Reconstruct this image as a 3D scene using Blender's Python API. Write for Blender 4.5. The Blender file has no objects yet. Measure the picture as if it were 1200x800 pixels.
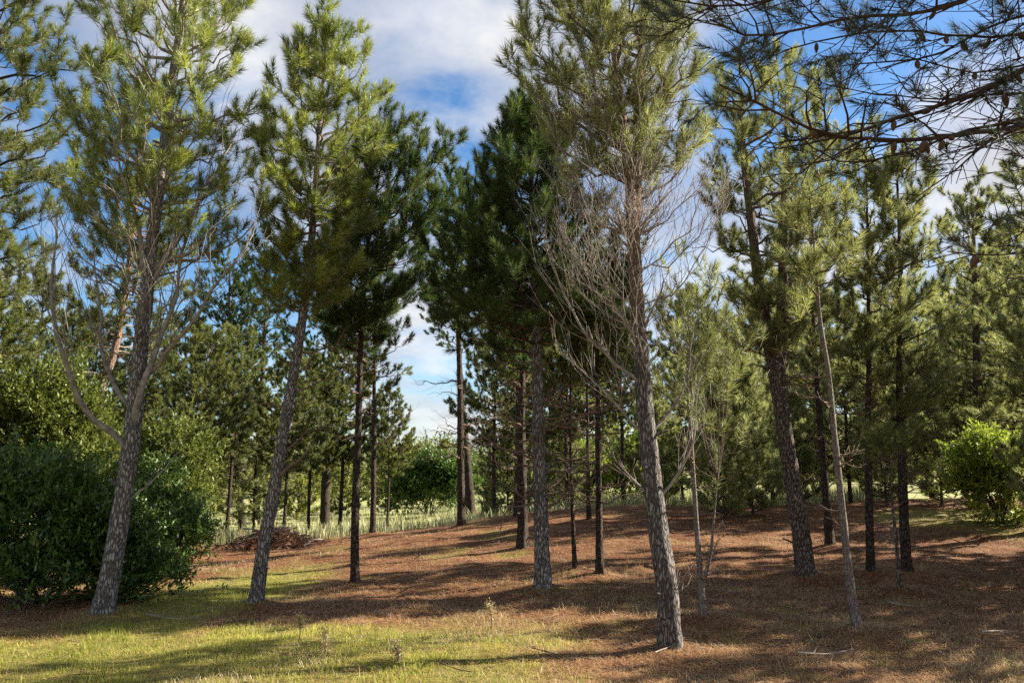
import bpy, math, random
import numpy as np
from mathutils import Vector

SC = bpy.context.scene
COL = SC.collection
R = math.radians
rng = np.random.default_rng(7)
NMUL, WMUL, STAT = 2.7, 1.3, [0]
UP = np.array([0., 0., 1.])

# ------------------------------------------------------------------ camera
PITCH = R(9.5); F = 900.0; CAMZ = 1.6
CP, SP = math.cos(PITCH), math.sin(PITCH)
cam_d = bpy.data.cameras.new('camera'); cam = bpy.data.objects.new('camera', cam_d); COL.objects.link(cam)
cam.location = (0, 0, CAMZ); cam.rotation_euler = (R(90) + PITCH, 0, 0)
cam_d.sensor_width = 36; cam_d.lens = 36 * F / 1200; cam_d.clip_end = 3000; cam_d.clip_start = .05
SC.camera = cam

def ray(px, py):
    u = (px - 600) / F; v = (400 - py) / F
    return np.array([u, CP - v * SP, SP + v * CP])

def at(px, py, Y):
    d = ray(px, py); t = Y / d[1]
    return np.array([t * d[0], Y, CAMZ + t * d[2]])

# ------------------------------------------------------------------ terrain
def sst(a, b, x):
    t = np.clip((x - a) / (b - a), 0, 1); return t * t * (3 - 2 * t)

def wob(x, y, s, ph=0.):
    return (np.sin(x * 1.7 * s + ph + 1.3 * np.sin(y * .9 * s + ph)) * np.cos(y * 1.3 * s - ph * 1.7 + .8 * np.sin(x * 1.1 * s))
            + .5 * np.sin(x * 3.1 * s + y * 2.3 * s + ph * 2.1) * np.cos(y * 3.7 * s - x * 1.9 * s + ph))

def terr(x, y):
    x = np.asarray(x, float); y = np.asarray(y, float)
    right = sst(-7, 3, x)
    z = .58 * right * sst(8.5, 21, y) - .22 * (1 - right) * sst(6, 17, y)
    drop = (.95 + .1 * right) * (1 - .62 * sst(-.5, 4.5, x - .02 * y))
    z = z - drop * sst(21.5 - 3.5 * (1 - right), 31, y)
    z = z + .035 * wob(x, y, .55, 1.) * sst(3, 7, y) + .014 * wob(x, y, 2.1, 2.) + .006 * wob(x, y, 5.3, .8)
    z = z + 2.2 * sst(60, 220, np.hypot(x, y))
    z = z + .25 * sst(7, 14, x) * sst(9, 16, y) * (1 - sst(30, 60, y))
    return z

def ground(px, py):
    d = ray(px, py); t = 2.
    while t < 300:
        p = np.array([0, 0, CAMZ]) + d * t
        if p[2] <= float(terr(p[0], p[1])): break
        t += .02
    return p

# ------------------------------------------------------------------ mesh helpers
def new_mesh(name, V, loops, sizes, mats, smooth=False, attrs=None, mat_idx=None):
    me = bpy.data.meshes.new(name)
    V = np.asarray(V, np.float32).reshape(-1, 3); loops = np.asarray(loops, np.int32).ravel(); sizes = np.asarray(sizes, np.int32)
    me.vertices.add(len(V)); me.vertices.foreach_set('co', V.ravel())
    me.loops.add(len(loops)); me.loops.foreach_set('vertex_index', loops)
    me.polygons.add(len(sizes))
    st = np.zeros(len(sizes), np.int32); st[1:] = np.cumsum(sizes)[:-1]
    me.polygons.foreach_set('loop_start', st); me.polygons.foreach_set('loop_total', sizes)
    me.polygons.foreach_set('use_smooth', np.full(len(sizes), smooth, bool))
    if mat_idx is not None: me.polygons.foreach_set('material_index', np.asarray(mat_idx, np.int32))
    for m in (mats if isinstance(mats, (list, tuple)) else [mats]): me.materials.append(m)
    for k, a in (attrs or {}).items():
        at_ = me.attributes.new(k, 'FLOAT', 'POINT'); at_.data.foreach_set('value', np.asarray(a, np.float32))
    me.update(calc_edges=True); me.validate()
    return me

def link(name, me, parent=None, **props):
    o = bpy.data.objects.new(name, me); COL.objects.link(o)
    if parent is not None: o.parent = parent
    for k, v in props.items(): o[k] = v
    return o

def thing(name, label, cat, loc=(0, 0, 0), group=None):
    o = bpy.data.objects.new(name, None); COL.objects.link(o)
    o.location = [float(c) for c in loc]; o.empty_display_size = .3
    o['label'] = label; o['category'] = cat
    if group: o['group'] = group
    return o

def norm(a): return a / np.maximum(np.linalg.norm(a, axis=-1, keepdims=True), 1e-9)

def tubes(P, Rr, sides):
    """P (N,K,3) centre lines, Rr (N,K) radii -> verts, loops, sizes"""
    P = np.asarray(P, float); Rr = np.asarray(Rr, float); N, K, _ = P.shape
    T = norm(np.gradient(P, axis=1))
    ref = np.where(np.abs(T[..., 2:3]) > .9, np.array([1., 0, 0]), UP)
    # a constant reference per tube avoids twist
    ref = np.repeat(ref[:, K // 2:K // 2 + 1], K, axis=1)
    A = norm(np.cross(T, ref)); B = np.cross(T, A)
    th = np.linspace(0, 2 * np.pi, sides, endpoint=False)
    V = P[:, :, None] + Rr[:, :, None, None] * (A[:, :, None] * np.cos(th)[:, None] + B[:, :, None] * np.sin(th)[:, None])
    idx = np.arange(N * K * sides).reshape(N, K, sides)
    a = idx[:, :-1]; b = idx[:, 1:]
    q = np.stack([a, np.roll(a, -1, 2), np.roll(b, -1, 2), b], -1).reshape(-1, 4)
    cap = idx[:, -1, ::1].reshape(-1, sides)
    loops = np.concatenate([q.ravel(), cap.ravel()]); sizes = np.concatenate([np.full(len(q), 4), np.full(len(cap), sides)])
    return V.reshape(-1, 3), loops, sizes

class MB:
    def __init__(s): s.V = []; s.L = []; s.S = []; s.n = 0
    def add(s, V, L, S):
        s.V.append(V); s.L.append(np.asarray(L) + s.n); s.S.append(S); s.n += len(V)
    def tube(s, P, Rr, sides): s.add(*tubes(P, Rr, sides))
    def mesh(s, name, mat, smooth=True): return new_mesh(name, np.concatenate(s.V), np.concatenate(s.L), np.concatenate(s.S), mat, smooth)

def resample(P, n):
    P = np.asarray(P, float)
    # catmull-rom through points
    Q = np.vstack([2 * P[0] - P[1], P, 2 * P[-1] - P[-2]]); out = []
    for i in range(len(P) - 1):
        p0, p1, p2, p3 = Q[i:i + 4]
        for t in np.linspace(0, 1, 12, endpoint=False):
            out.append(.5 * ((2 * p1) + (-p0 + p2) * t + (2 * p0 - 5 * p1 + 4 * p2 - p3) * t * t + (-p0 + 3 * p1 - 3 * p2 + p3) * t ** 3))
    out.append(P[-1]); out = np.array(out)
    s = np.r_[0, np.cumsum(np.linalg.norm(np.diff(out, axis=0), axis=1))]
    u = np.linspace(0, s[-1], n)
    return np.stack([np.interp(u, s, out[:, k]) for k in range(3)], 1)

# ------------------------------------------------------------------ materials
def mat(name):
    m = bpy.data.materials.new(name); m.use_nodes = True
    nt = m.node_tree; nt.nodes.clear()
    out = nt.nodes.new('ShaderNodeOutputMaterial')
    return m, nt, out

def N(nt, t, **kw):
    n = nt.nodes.new(t)
    for k, v in kw.items():
        if k in n.inputs: n.inputs[k].default_value = v
        else: setattr(n, k, v)
    return n

def ramp(nt, fac, stops):
    r = nt.nodes.new('ShaderNodeValToRGB'); nt.links.new(fac, r.inputs[0])
    el = r.color_ramp.elements
    while len(el) < len(stops): el.new(.5)
    for e, (p, c) in zip(el, stops): e.position = p; e.color = (*c, 1)
    return r.outputs[0]

def mixc(nt, fac, a, b):
    m = nt.nodes.new('ShaderNodeMix'); m.data_type = 'RGBA'
    for s, v in ((m.inputs[0], fac), (m.inputs[6], a), (m.inputs[7], b)):
        if hasattr(v, 'is_linked'): nt.links.new(v, s)
        elif isinstance(v, (int, float)): s.default_value = v
        else: s.default_value = (*v, 1)
    return m.outputs[2]

def needle_mat(name, dark, light, trans=.4, gloss=.06, dead=.03):
    m, nt, out = mat(name)
    a = N(nt, 'ShaderNodeAttribute', attribute_name='tint')
    g = N(nt, 'ShaderNodeNewGeometry')
    mad = N(nt, 'ShaderNodeMath', operation='MULTIPLY_ADD'); nt.links.new(g.outputs['Random Per Island'], mad.inputs[0]); mad.inputs[1].default_value = .35
    nt.links.new(a.outputs['Fac'], mad.inputs[2])
    mid = tuple((x + y) / 2 * .9 for x, y in zip(dark, light))
    c = ramp(nt, mad.outputs[0], [(0, dark), (.6, mid), (1.25 / 1.35, light)])
    if dead:
        lt = N(nt, 'ShaderNodeMath', operation='LESS_THAN'); lt.inputs[1].default_value = dead; nt.links.new(g.outputs['Random Per Island'], lt.inputs[0])
        c = mixc(nt, lt.outputs[0], c, (.16, .075, .03))
    d = N(nt, 'ShaderNodeBsdfDiffuse'); nt.links.new(c, d.inputs[0])
    t = N(nt, 'ShaderNodeBsdfTranslucent'); nt.links.new(c, t.inputs[0])
    mx = N(nt, 'ShaderNodeMixShader'); mx.inputs[0].default_value = trans; nt.links.new(d.outputs[0], mx.inputs[1]); nt.links.new(t.outputs[0], mx.inputs[2])
    gl = N(nt, 'ShaderNodeBsdfGlossy', Roughness=.5); gl.inputs[0].default_value = (.9, .95, .9, 1)
    m2 = N(nt, 'ShaderNodeMixShader'); m2.inputs[0].default_value = gloss; nt.links.new(mx.outputs[0], m2.inputs[1]); nt.links.new(gl.outputs[0], m2.inputs[2])
    nt.links.new(m2.outputs[0], out.inputs[0])
    return m

def bark_mat(name, ridge, furrow, upper, zu=(3.2, 5.2), scale=1., bump=1.):
    m, nt, out = mat(name)
    tc = N(nt, 'ShaderNodeTexCoord')
    mp = N(nt, 'ShaderNodeMapping'); mp.inputs['Scale'].default_value = (42 * scale, 42 * scale, 10 * scale); nt.links.new(tc.outputs['Object'], mp.inputs[0])
    nz = N(nt, 'ShaderNodeTexNoise', Scale=.9, Detail=3.); nt.links.new(mp.outputs[0], nz.inputs['Vector'])
    wv = N(nt, 'ShaderNodeMix', data_type='VECTOR'); wv.inputs[0].default_value = .38
    nt.links.new(mp.outputs[0], wv.inputs[4]); nt.links.new(nz.outputs['Color'], wv.inputs[5])
    sc = N(nt, 'ShaderNodeVectorMath', operation='MULTIPLY_ADD'); nt.links.new(nz.outputs['Color'], sc.inputs[0]); sc.inputs[1].default_value = (1.5, 1.5, 1.5); nt.links.new(mp.outputs[0], sc.inputs[2])
    vo = N(nt, 'ShaderNodeTexVoronoi', feature='DISTANCE_TO_EDGE', Scale=1.); nt.links.new(sc.outputs[0], vo.inputs['Vector'])
    fine = N(nt, 'ShaderNodeTexNoise', Scale=3.2, Detail=5., Roughness=.65); nt.links.new(mp.outputs[0], fine.inputs['Vector'])
    crack = ramp(nt, vo.outputs['Distance'], [(.01, (0, 0, 0)), (.09, (.45, .45, .45)), (.22, (1, 1, 1))])
    big = N(nt, 'ShaderNodeTexNoise', Scale=1.6, Detail=3.); nt.links.new(tc.outputs['Object'], big.inputs['Vector'])
    rid = mixc(nt, fine.outputs['Fac'], tuple(c * .62 for c in ridge), tuple(min(1, c * 1.3) for c in ridge))
    lich = ramp(nt, big.outputs['Fac'], [(.5, (0, 0, 0)), (.68, (1, 1, 1))])
    rid = mixc(nt, lich, rid, (ridge[0] * .9, ridge[1] * 1.08, ridge[2] * .95))
    c = mixc(nt, crack, furrow, rid)
    sep = N(nt, 'ShaderNodeSeparateXYZ'); nt.links.new(tc.outputs['Object'], sep.inputs[0])
    mr = N(nt, 'ShaderNodeMapRange'); mr.inputs[1].default_value = zu[0]; mr.inputs[2].default_value = zu[1]; nt.links.new(sep.outputs['Z'], mr.inputs[0])
    upc = mixc(nt, fine.outputs['Fac'], tuple(c * .6 for c in upper), tuple(c * 1.3 for c in upper))
    upm = N(nt, 'ShaderNodeMath', operation='MULTIPLY'); nt.links.new(mr.outputs[0], upm.inputs[0]); upm.inputs[1].default_value = .75
    c = mixc(nt, upm.outputs[0], c, upc)
    b = N(nt, 'ShaderNodeBsdfPrincipled', Roughness=.92); b.inputs['Specular IOR Level'].default_value = .2
    nt.links.new(c, b.inputs['Base Color'])
    add = N(nt, 'ShaderNodeMath', operation='MULTIPLY_ADD'); nt.links.new(fine.outputs['Fac'], add.inputs[0]); add.inputs[1].default_value = .35; nt.links.new(crack, add.inputs[2])
    bp = N(nt, 'ShaderNodeBump', Strength=1., Distance=.04 * bump / scale); nt.links.new(add.outputs[0], bp.inputs['Height'])
    nt.links.new(bp.outputs[0], b.inputs['Normal']); nt.links.new(b.outputs[0], out.inputs[0])
    return m

def wood_mat(name, c1, c2, rough=.9):
    m, nt, out = mat(name)
    tc = N(nt, 'ShaderNodeTexCoord'); nz = N(nt, 'ShaderNodeTexNoise', Scale=14., Detail=4.); nt.links.new(tc.outputs['Object'], nz.inputs['Vector'])
    c = ramp(nt, nz.outputs['Fac'], [(.3, c1), (.7, c2)])
    b = N(nt, 'ShaderNodeBsdfPrincipled', Roughness=rough); b.inputs['Specular IOR Level'].default_value = .2
    nt.links.new(c, b.inputs['Base Color'])
    bp = N(nt, 'ShaderNodeBump', Strength=.6, Distance=.01); nt.links.new(nz.outputs['Fac'], bp.inputs['Height']); nt.links.new(bp.outputs[0], b.inputs['Normal'])
    nt.links.new(b.outputs[0], out.inputs[0]); return m

M = {}
M['n_yellow'] = needle_mat('needles_yellow_green', (.07, .11, .018), (.33, .37, .055), .52)
M['n_mid'] = needle_mat('needles_mid_green', (.06, .09, .022), (.21, .23, .052), .48, .04)
M['n_dark'] = needle_mat('needles_deep_green', (.03, .06, .014), (.105, .15, .03), .46, .03)
M['n_grey'] = needle_mat('needles_grey_green', (.095, .12, .035), (.34, .355, .115), .52, .05)
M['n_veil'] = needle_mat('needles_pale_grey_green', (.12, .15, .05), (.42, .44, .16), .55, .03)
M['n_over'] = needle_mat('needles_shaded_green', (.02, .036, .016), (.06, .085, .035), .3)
M['n_far'] = needle_mat('needles_sunlit_far_green', (.12, .15, .028), (.40, .42, .085), .55)  # sunlit look of the far trees is put into this bright colour
M['leaf_dark'] = needle_mat('leaves_dark_glossy', (.035, .075, .012), (.125, .20, .03), .32, .05, 0)
M['leaf_light'] = needle_mat('leaves_sunny_green', (.12, .18, .02), (.36, .42, .05), .5, .04, 0)
M['leaf_olive'] = needle_mat('leaves_olive_green', (.055, .08, .016), (.19, .22, .038), .4, .025, 0)
M['grass'] = needle_mat('grass_blades', (.13, .17, .022), (.54, .52, .10), .52, .02, .0)
M['straw'] = needle_mat('straw_grass', (.26, .2, .09), (.58, .46, .24), .45, .05, 0)
M['meadow'] = needle_mat('meadow_grass', (.16, .19, .06), (.55, .52, .27), .45, .05, 0)
M['litter'] = needle_mat('fallen_needles', (.06, .024, .011), (.58, .34, .165), .15, .05, 0)
M['pile'] = needle_mat('pile_needles', (.035, .014, .008), (.20, .09, .05), .15, .03, 0)
M['bark_grey'] = bark_mat('bark_grey_plated', (.36, .325, .305), (.105, .085, .074), (.36, .31, .275))
M['bark_brown'] = bark_mat('bark_brown', (.25, .195, .16), (.045, .032, .026), (.19, .115, .075), scale=1.1)
M['bark_dark'] = bark_mat('bark_dark', (.12, .088, .07), (.026, .019, .015), (.17, .105, .07), scale=1.2)
M['bark_red'] = bark_mat('bark_reddish', (.25, .222, .205), (.085, .068, .058), (.42, .24, .15), zu=(2.6, 4.6))
M['bark_pale'] = bark_mat('bark_pale_smooth', (.29, .245, .21), (.12, .095, .078), (.22, .17, .135), scale=1.8, bump=.4)
M['dead'] = wood_mat('dead_wood_grey', (.13, .105, .085), (.30, .265, .23))
M['dead_brown'] = wood_mat('dead_wood_brown', (.085, .055, .04), (.19, .135, .10))
M['twig'] = wood_mat('live_branch_brown', (.07, .05, .038), (.16, .12, .095))
M['twig_dark'] = wood_mat('live_branch_dark', (.028, .02, .016), (.07, .05, .038))
M['bleached'] = wood_mat('bleached_stick', (.26, .22, .18), (.45, .40, .34))
M['cone'] = wood_mat('pine_cone_brown', (.05, .032, .022), (.15, .10, .07))

# ------------------------------------------------------------------ needles and leaves
def needles(Pt, D, L, n, nl, w, rg, spread=(72, 20)):
    """bottle-brush shoots: n needles on each shoot"""
    Ns = len(Pt); D = norm(D)
    s = rg.random((Ns, n)) ** .8
    ref = norm(rg.normal(size=(Ns, n, 3)))
    Dn = np.repeat(D[:, None], n, 1)
    rad = norm(ref - (ref * Dn).sum(-1, keepdims=True) * Dn)
    ang = np.radians(spread[0] + (spread[1] - spread[0]) * s + rg.normal(0, 8, (Ns, n)))
    d = Dn * np.cos(ang)[..., None] + rad * np.sin(ang)[..., None]
    b = Pt[:, None] + Dn * (s * L[:, None])[..., None]
    ln = nl * rg.uniform(.65, 1.1, (Ns, n))
    side = norm(np.cross(d, norm(rg.normal(size=(Ns, n, 3))))) * (w * .5)
    tip = b + d * ln[..., None]; tip[..., 2] -= .1 * ln * rg.random((Ns, n))
    V = np.stack([b - side, b + side, tip], 2).reshape(-1, 3)
    tint = np.repeat(np.clip(rg.normal(.42, .3, Ns), 0, 1), n * 3)
    return V, tint

def crown_mesh(name, shoots, n, nl, w, m, rg):
    Pt, D, L = (np.concatenate(a) for a in zip(*shoots))
    V, tint = needles(Pt, D, L, int(n * NMUL), nl * .78, w * WMUL, rg)
    k = len(V) // 3; STAT[0] += k
    return new_mesh(name, V, np.arange(3 * k), np.full(k, 3), m, False, {'tint': tint})

def bez(B, C, T, n):
    t = np.linspace(0, 1, n)[:, None]
    return (1 - t) ** 2 * B + 2 * t * (1 - t) * C + t * t * T

def limb_twigs(P, r0, rg, sec_step=.2, sec_len=.45, ter=4, bare=False, upc=.3, start=.22, ang=(30, 60), dens=1., maxsec=1.1, droop=0.):
    """from a limb centre line P (K,3): tubes of limb, side twigs, twiglets, and the shoots that carry needles"""
    K = len(P); seg = np.linalg.norm(np.diff(P, axis=0), axis=1); L = seg.sum(); cum = np.r_[0, np.cumsum(seg)] / L
    mb = MB()
    mb.tube(P[None], (r0 * (1 - .82 * cum))[None], 6)
    n = max(3, int(L * (1 - start) / sec_step))
    t = np.linspace(start, .99, n) + rg.uniform(-.03, .03, n); t = np.clip(t, .05, 1)
    base = np.stack([np.interp(t, cum, P[:, k]) for k in range(3)], 1)
    T = norm(np.gradient(P, axis=0)); Tb = norm(np.stack([np.interp(t, cum, T[:, k]) for k in range(3)], 1))
    lat = norm(np.cross(Tb, UP) + 1e-6); sgn = np.where(np.arange(n) % 2, 1, -1) * 1.
    a = np.radians(rg.uniform(*ang, n)); roll = rg.normal(0, .5, n)
    up2 = norm(np.cross(lat, Tb))
    d = norm(Tb * np.cos(a)[:, None] + (lat * (sgn * np.cos(roll))[:, None] + up2 * np.sin(roll)[:, None]) * np.sin(a)[:, None])
    l = np.clip(L * sec_len * (1.05 - .75 * t) * rg.uniform(.6, 1.15, n), .16, maxsec)
    s = np.linspace(0, 1, 4)
    Ps = base[:, None] + d[:, None] * (l[:, None] * s)[..., None]
    Ps[..., 2] += (upc - droop) * l[:, None] * s ** 2
    Ps += rg.normal(0, .065, Ps.shape) * (l[:, None] * s)[..., None]
    rs = np.clip(r0 * (.27 if bare else .42) * (1 - .5 * t), .0032, .02)
    mb.tube(Ps, rs[:, None] * (1 - .7 * s), 4)
    shoots = []
    te = Ps[:, -1] - Ps[:, -2]
    if ter:
        k = ter
        st = np.tile(np.linspace(.3, .95, k), (n, 1)) + rg.uniform(-.06, .06, (n, k))
        i0 = np.clip((st * 3).astype(int), 0, 2); fr = st * 3 - i0
        ii = np.arange(n)[:, None]
        bt = Ps[ii, i0] * (1 - fr)[..., None] + Ps[ii, i0 + 1] * fr[..., None]
        dt = norm(Ps[ii, i0 + 1] - Ps[ii, i0])
        lt = norm(np.cross(dt, UP) + 1e-6) * np.where(np.arange(k) % 2, 1, -1)[None, :, None]
        ro = rg.normal(0, .7, (n, k))[..., None]; ut = np.cross(lt, dt)
        at_ = np.radians(rg.uniform(25, 60, (n, k)))[..., None]
        dd = norm(dt * np.cos(at_) + (lt * np.cos(ro) + ut * np.sin(ro)) * np.sin(at_) + UP * upc * .6)
        ll = np.clip(l[:, None] * rg.uniform(.25, .55, (n, k)), .09, .38)
        s3 = np.linspace(0, 1, 3)
        Pt = bt[:, :, None] + dd[:, :, None] * (ll[..., None] * s3)[..., None]
        Pt[..., 2] += .2 * upc * ll[..., None] * s3 ** 2
        Pt = Pt.reshape(-1, 3, 3)
        mb.tube(Pt, np.tile(np.array([.0045, .0035, .0025]) * (.65 if bare else .8 + 8 * r0), (len(Pt), 1)), 3)
        if not bare:
            keep = rg.random(len(Pt)) < dens
            q = Pt[keep]; dq = norm(q[:, -1] - q[:, 0]) + UP * .65 + rg.normal(0, .15, (len(q), 3))
            shoots.append((q[:, 0] * .35 + q[:, 2] * .65, dq, rg.uniform(.10, .24, len(q))))
    if not bare:
        shoots.append((Ps[:, 2], norm(te) + UP * .65, rg.uniform(.16, .32, n)))
        shoots.append((P[-2:-1], (norm(P[-1] - P[-2]) + UP * .5)[None], np.array([.3])))
    return mb, shoots

def bumpy_trunk(mb, P, r, sides, rg, flare=.42, rough=.05):
    K = len(P); T = norm(np.gradient(P, axis=0))
    A = norm(np.cross(np.tile(np.array([0., 1, 0]), (K, 1)), T)); B = np.cross(T, A)
    th = np.linspace(0, 2 * np.pi, sides, endpoint=False)
    s = np.r_[0, np.cumsum(np.linalg.norm(np.diff(P, axis=0), axis=1))]
    ph = rg.uniform(0, 6.28, 8)
    rr = r[:, None] * (1 + flare * np.exp(-np.maximum(s - .12, 0) / .14)[:, None] * (1 + .5 * np.sin(3 * th + ph[0]) * .8 + .3 * np.sin(5 * th + ph[1])))
    q = s[:, None]
    nz = (np.sin(4 * th + 3 * q + ph[2]) * np.sin(7 * q + ph[3]) + .8 * np.sin(7 * th - 5 * q + ph[4]) * np.sin(11 * q + th * 2 + ph[5]) + .9 * np.sin(9 * th + ph[6]) * np.sin(23 * q + 3 * th + ph[7]))
    rr = rr * (1 + rough * nz + rg.normal(0, rough * .35, rr.shape))
    V = P[:, None] + rr[..., None] * (A[:, None] * np.cos(th)[:, None] + B[:, None] * np.sin(th)[:, None])
    idx = np.arange(K * sides).reshape(K, sides); a = idx[:-1]; b = idx[1:]
    f = np.stack([a, np.roll(a, -1, 1), np.roll(b, -1, 1), b], -1).reshape(-1, 4)
    loops = np.concatenate([f.ravel(), idx[-1]]); sizes = np.concatenate([np.full(len(f), 4), [sides]])
    mb.add(V.reshape(-1, 3), loops, sizes)

# ------------------------------------------------------------------ pine builder
def pine(label, poly, w, prof=None, forks=(), nlimb=40, n=45, nl=.17, nw=.005, needle='n_mid', bark='bark_brown', twig='twig',
         dead=0, dead_rng=None, dead_px=60, dead_mat='dead', dead_lines=(), dead_up=.5, dead_jit=.022, dead_r=1., dens=1., elev=(8, 52), sec_step=.24, depth=None, seed=1, group='pines of the grove',
         depthf=.9, cat='pine tree', name='pine_tree', taper=.8, limb_r=.022, dead_step=.22, sides=20, split=True, inner=.6, ter=3):
    rg = np.random.default_rng(seed)
    if depth is None: foot = ground(*poly[0])
    else:
        x = at(poly[0][0], poly[0][1], depth)[0]; foot = np.array([x, depth, float(terr(x, depth))])
    Y = foot[1]; px2m = Y / F * 1.0
    root = thing(name, label, cat, foot, group)
    W = [foot] + [at(a, b, Y) for a, b in poly[1:]]
    W = np.array(W); yw = np.cumsum(rg.normal(0, .035, len(W))); W[:, 1] += yw - yw[0]
    W[0, 2] -= .12
    K = max(24, int((W[-1, 2] - W[0, 2]) / .07))
    P = resample(W, K) - foot
    s = np.linspace(0, 1, K); r0 = w * px2m / 2 * .76
    tube_r = r0 * (1 - taper * s ** 1.15)
    mb = MB(); bumpy_trunk(mb, P, tube_r, sides, rg)
    stems = [(P, tube_r)]
    if split and w > 14:
        for i in range(16):
            k = int(K * rg.uniform(.06, .6)); az = rg.uniform(0, 6.28); l = tube_r[k] + rg.uniform(.02, .14); d3 = np.array([math.cos(az), math.sin(az), rg.uniform(-.1, .6)])
            mb.tube((P[k] + d3 * np.linspace(.4 * tube_r[k], l, 4)[:, None])[None], (rg.uniform(.008, .02) * np.array([1.5, 1.1, .9, .8]))[None], 6)
    for fk in forks:
        wf = np.array([at(a, b, Y) for a, b in fk['poly']]); wf[:, 1] += np.linspace(0, fk.get('dy', .3), len(wf)) + np.interp(wf[0, 2], W[:, 2], W[:, 1]) - Y
        kf = max(16, int((wf[-1, 2] - wf[0, 2]) / .08)); pf = resample(wf, kf) - foot
        rf = fk['w'] * px2m / 2 * (1 - .8 * np.linspace(0, 1, kf))
        bumpy_trunk(mb, pf, rf, 12, rg, 0.); stems.append((pf, rf))
    shoots = []; misc = MB()
    limbs_ = []
    def put(mb_, m_):
        if split: limbs_.append((float(np.ptp(np.concatenate(mb_.V), axis=0).max()), mb_, m_))
    if prof:
        py = np.array([p[0] for p in prof], float); xl = np.array([p[1] for p in prof], float); xr = np.array([p[2] for p in prof], float)
        order = np.argsort(py); py, xl, xr = py[order], xl[order], xr[order]
        zz = np.array([at(600, p, Y)[2] for p in py]) - foot[2]
        XL = np.array([at(a, p, Y)[0] for a, p in zip(xl, py)]) - foot[0]; XR = np.array([at(a, p, Y)[0] for a, p in zip(xr, py)]) - foot[0]
        ztop, zbot = zz.max(), zz.min(); asc = np.argsort(zz); zz, XL, XR = zz[asc], XL[asc], XR[asc]
        az0 = rg.uniform(0, 6.28)
        for i in range(nlimb):
            f = (i + rg.random()) / nlimb
            zt = zbot + (ztop - zbot) * f
            az = az0 + i * 2.4 + rg.normal(0, .25); ca, sa = math.cos(az), math.sin(az)
            SPt, SR = stems[i % len(stems)]
            xa = np.interp(zt, SPt[:, 2], SPt[:, 0])
            ext_l = xa - np.interp(zt, zz, XL); ext_r = np.interp(zt, zz, XR) - xa
            dep = max(.25, (abs(ext_l) + abs(ext_r)) / 2 * depthf)
            ex = ext_r if ca > 0 else ext_l
            ex = max(ex, .15)
            r = 1 / math.sqrt((ca / ex) ** 2 + (sa / dep) ** 2)
            r = max(.2, r * rg.uniform(inner, 1.06) - .05)
            el = R(elev[0] + (elev[1] - elev[0]) * f ** 1.3 + rg.normal(0, 6))
            zb = zt - r * math.tan(el) * .9
            zb = min(max(zb, SPt[0, 2] + .3), SPt[-1, 2] - .02)
            Bp = np.array([np.interp(zb, SPt[:, 2], SPt[:, k]) for k in range(3)])
            Tp = np.array([xa + ca * r, np.interp(zt, SPt[:, 2], SPt[:, 1]) + sa * r, max(zt, zb + .1)])
            Cp = Bp + np.array([ca * r * .62, sa * r * .62, (Tp[2] - Bp[2]) * .3])
            pl = bez(Bp, Cp, Tp, 8); pl[1:-1] += rg.normal(0, .03 * r, (6, 3))
            rb = min(limb_r * (.55 + .45 * min(1.5, r)), .75 * np.interp(zb, SPt[:, 2], SR))
            m2, sh = limb_twigs(pl, max(rb, .008), rg, sec_step=sec_step, dens=dens, ter=ter)
            shoots += sh; put(m2, twig)
            if not split: misc.V += m2.V; misc.L += [l + misc.n for l in map(np.asarray, m2.L)]; misc.S += m2.S; misc.n += m2.n
        for SPt, SR in stems:
            shoots.append((SPt[-3:-1], np.array([[0, 0, 1.], [.1, .1, 1]]), np.array([.5, .4])))
    # bare dead limbs
    dl = []
    if dead:
        z0, z1 = (at(600, p, Y)[2] - foot[2] for p in dead_rng)
        for i in range(dead):
            zb = z0 + (z1 - z0) * rg.random(); az = rg.uniform(0, 6.28); SPt, SR = stems[i % len(stems)]
            zb = max(zb, SPt[0, 2] + .1)
            Bp = np.array([np.interp(zb, SPt[:, 2], SPt[:, k]) for k in range(3)])
            r = dead_px * px2m * rg.uniform(.35, 1.1); d3 = np.array([math.cos(az), math.sin(az), 0])
            Tp = Bp + d3 * r + UP * r * (dead_up + rg.normal(0, .2)); Cp = Bp + d3 * r * .6 + UP * r * dead_up * .1
            pl = bez(Bp, Cp, Tp, 8); pl[1:] += rg.normal(0, .035 * r, (7, 3)); dl.append((pl, min((.012 + .006 * r) * dead_r, .7 * np.interp(zb, SPt[:, 2], SR))))
    for line in dead_lines:
        dy = line[0]; pts = line[1]
        q = np.array([at(a, b, Y + dy * k / (len(pts) - 1)) for k, (a, b) in enumerate(pts)]) - foot
        zb = q[0, 2]; SPt = stems[0][0]; q[0] = [np.interp(zb, SPt[:, 2], SPt[:, k]) for k in range(3)]
        dl.append((resample(q, 12), line[2] * px2m / 2))
    for pl, rb in dl:
        LL = np.linalg.norm(pl[-1] - pl[0]); jit = np.cumsum(rg.normal(0, dead_jit * LL, pl.shape), axis=0); pl = pl + jit - jit[0]
        if rg.random() < .3: pl = resample(pl[:max(4, int(len(pl) * rg.uniform(.4, .75)))], 8)
        m2, _ = limb_twigs(pl, rb, rg, sec_step=dead_step, bare=True, upc=dead_up * .7, ang=(22, 50), ter=ter, sec_len=.5)
        put(m2, dead_mat)
        if not split: misc.V += m2.V; misc.L += [l + misc.n for l in map(np.asarray, m2.L)]; misc.S += m2.S; misc.n += m2.n
    limbs_.sort(key=lambda q: -q[0])
    for _, mb_, m_ in limbs_[:95]: link('branch', mb_.mesh('branch', M[m_]), root)
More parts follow.
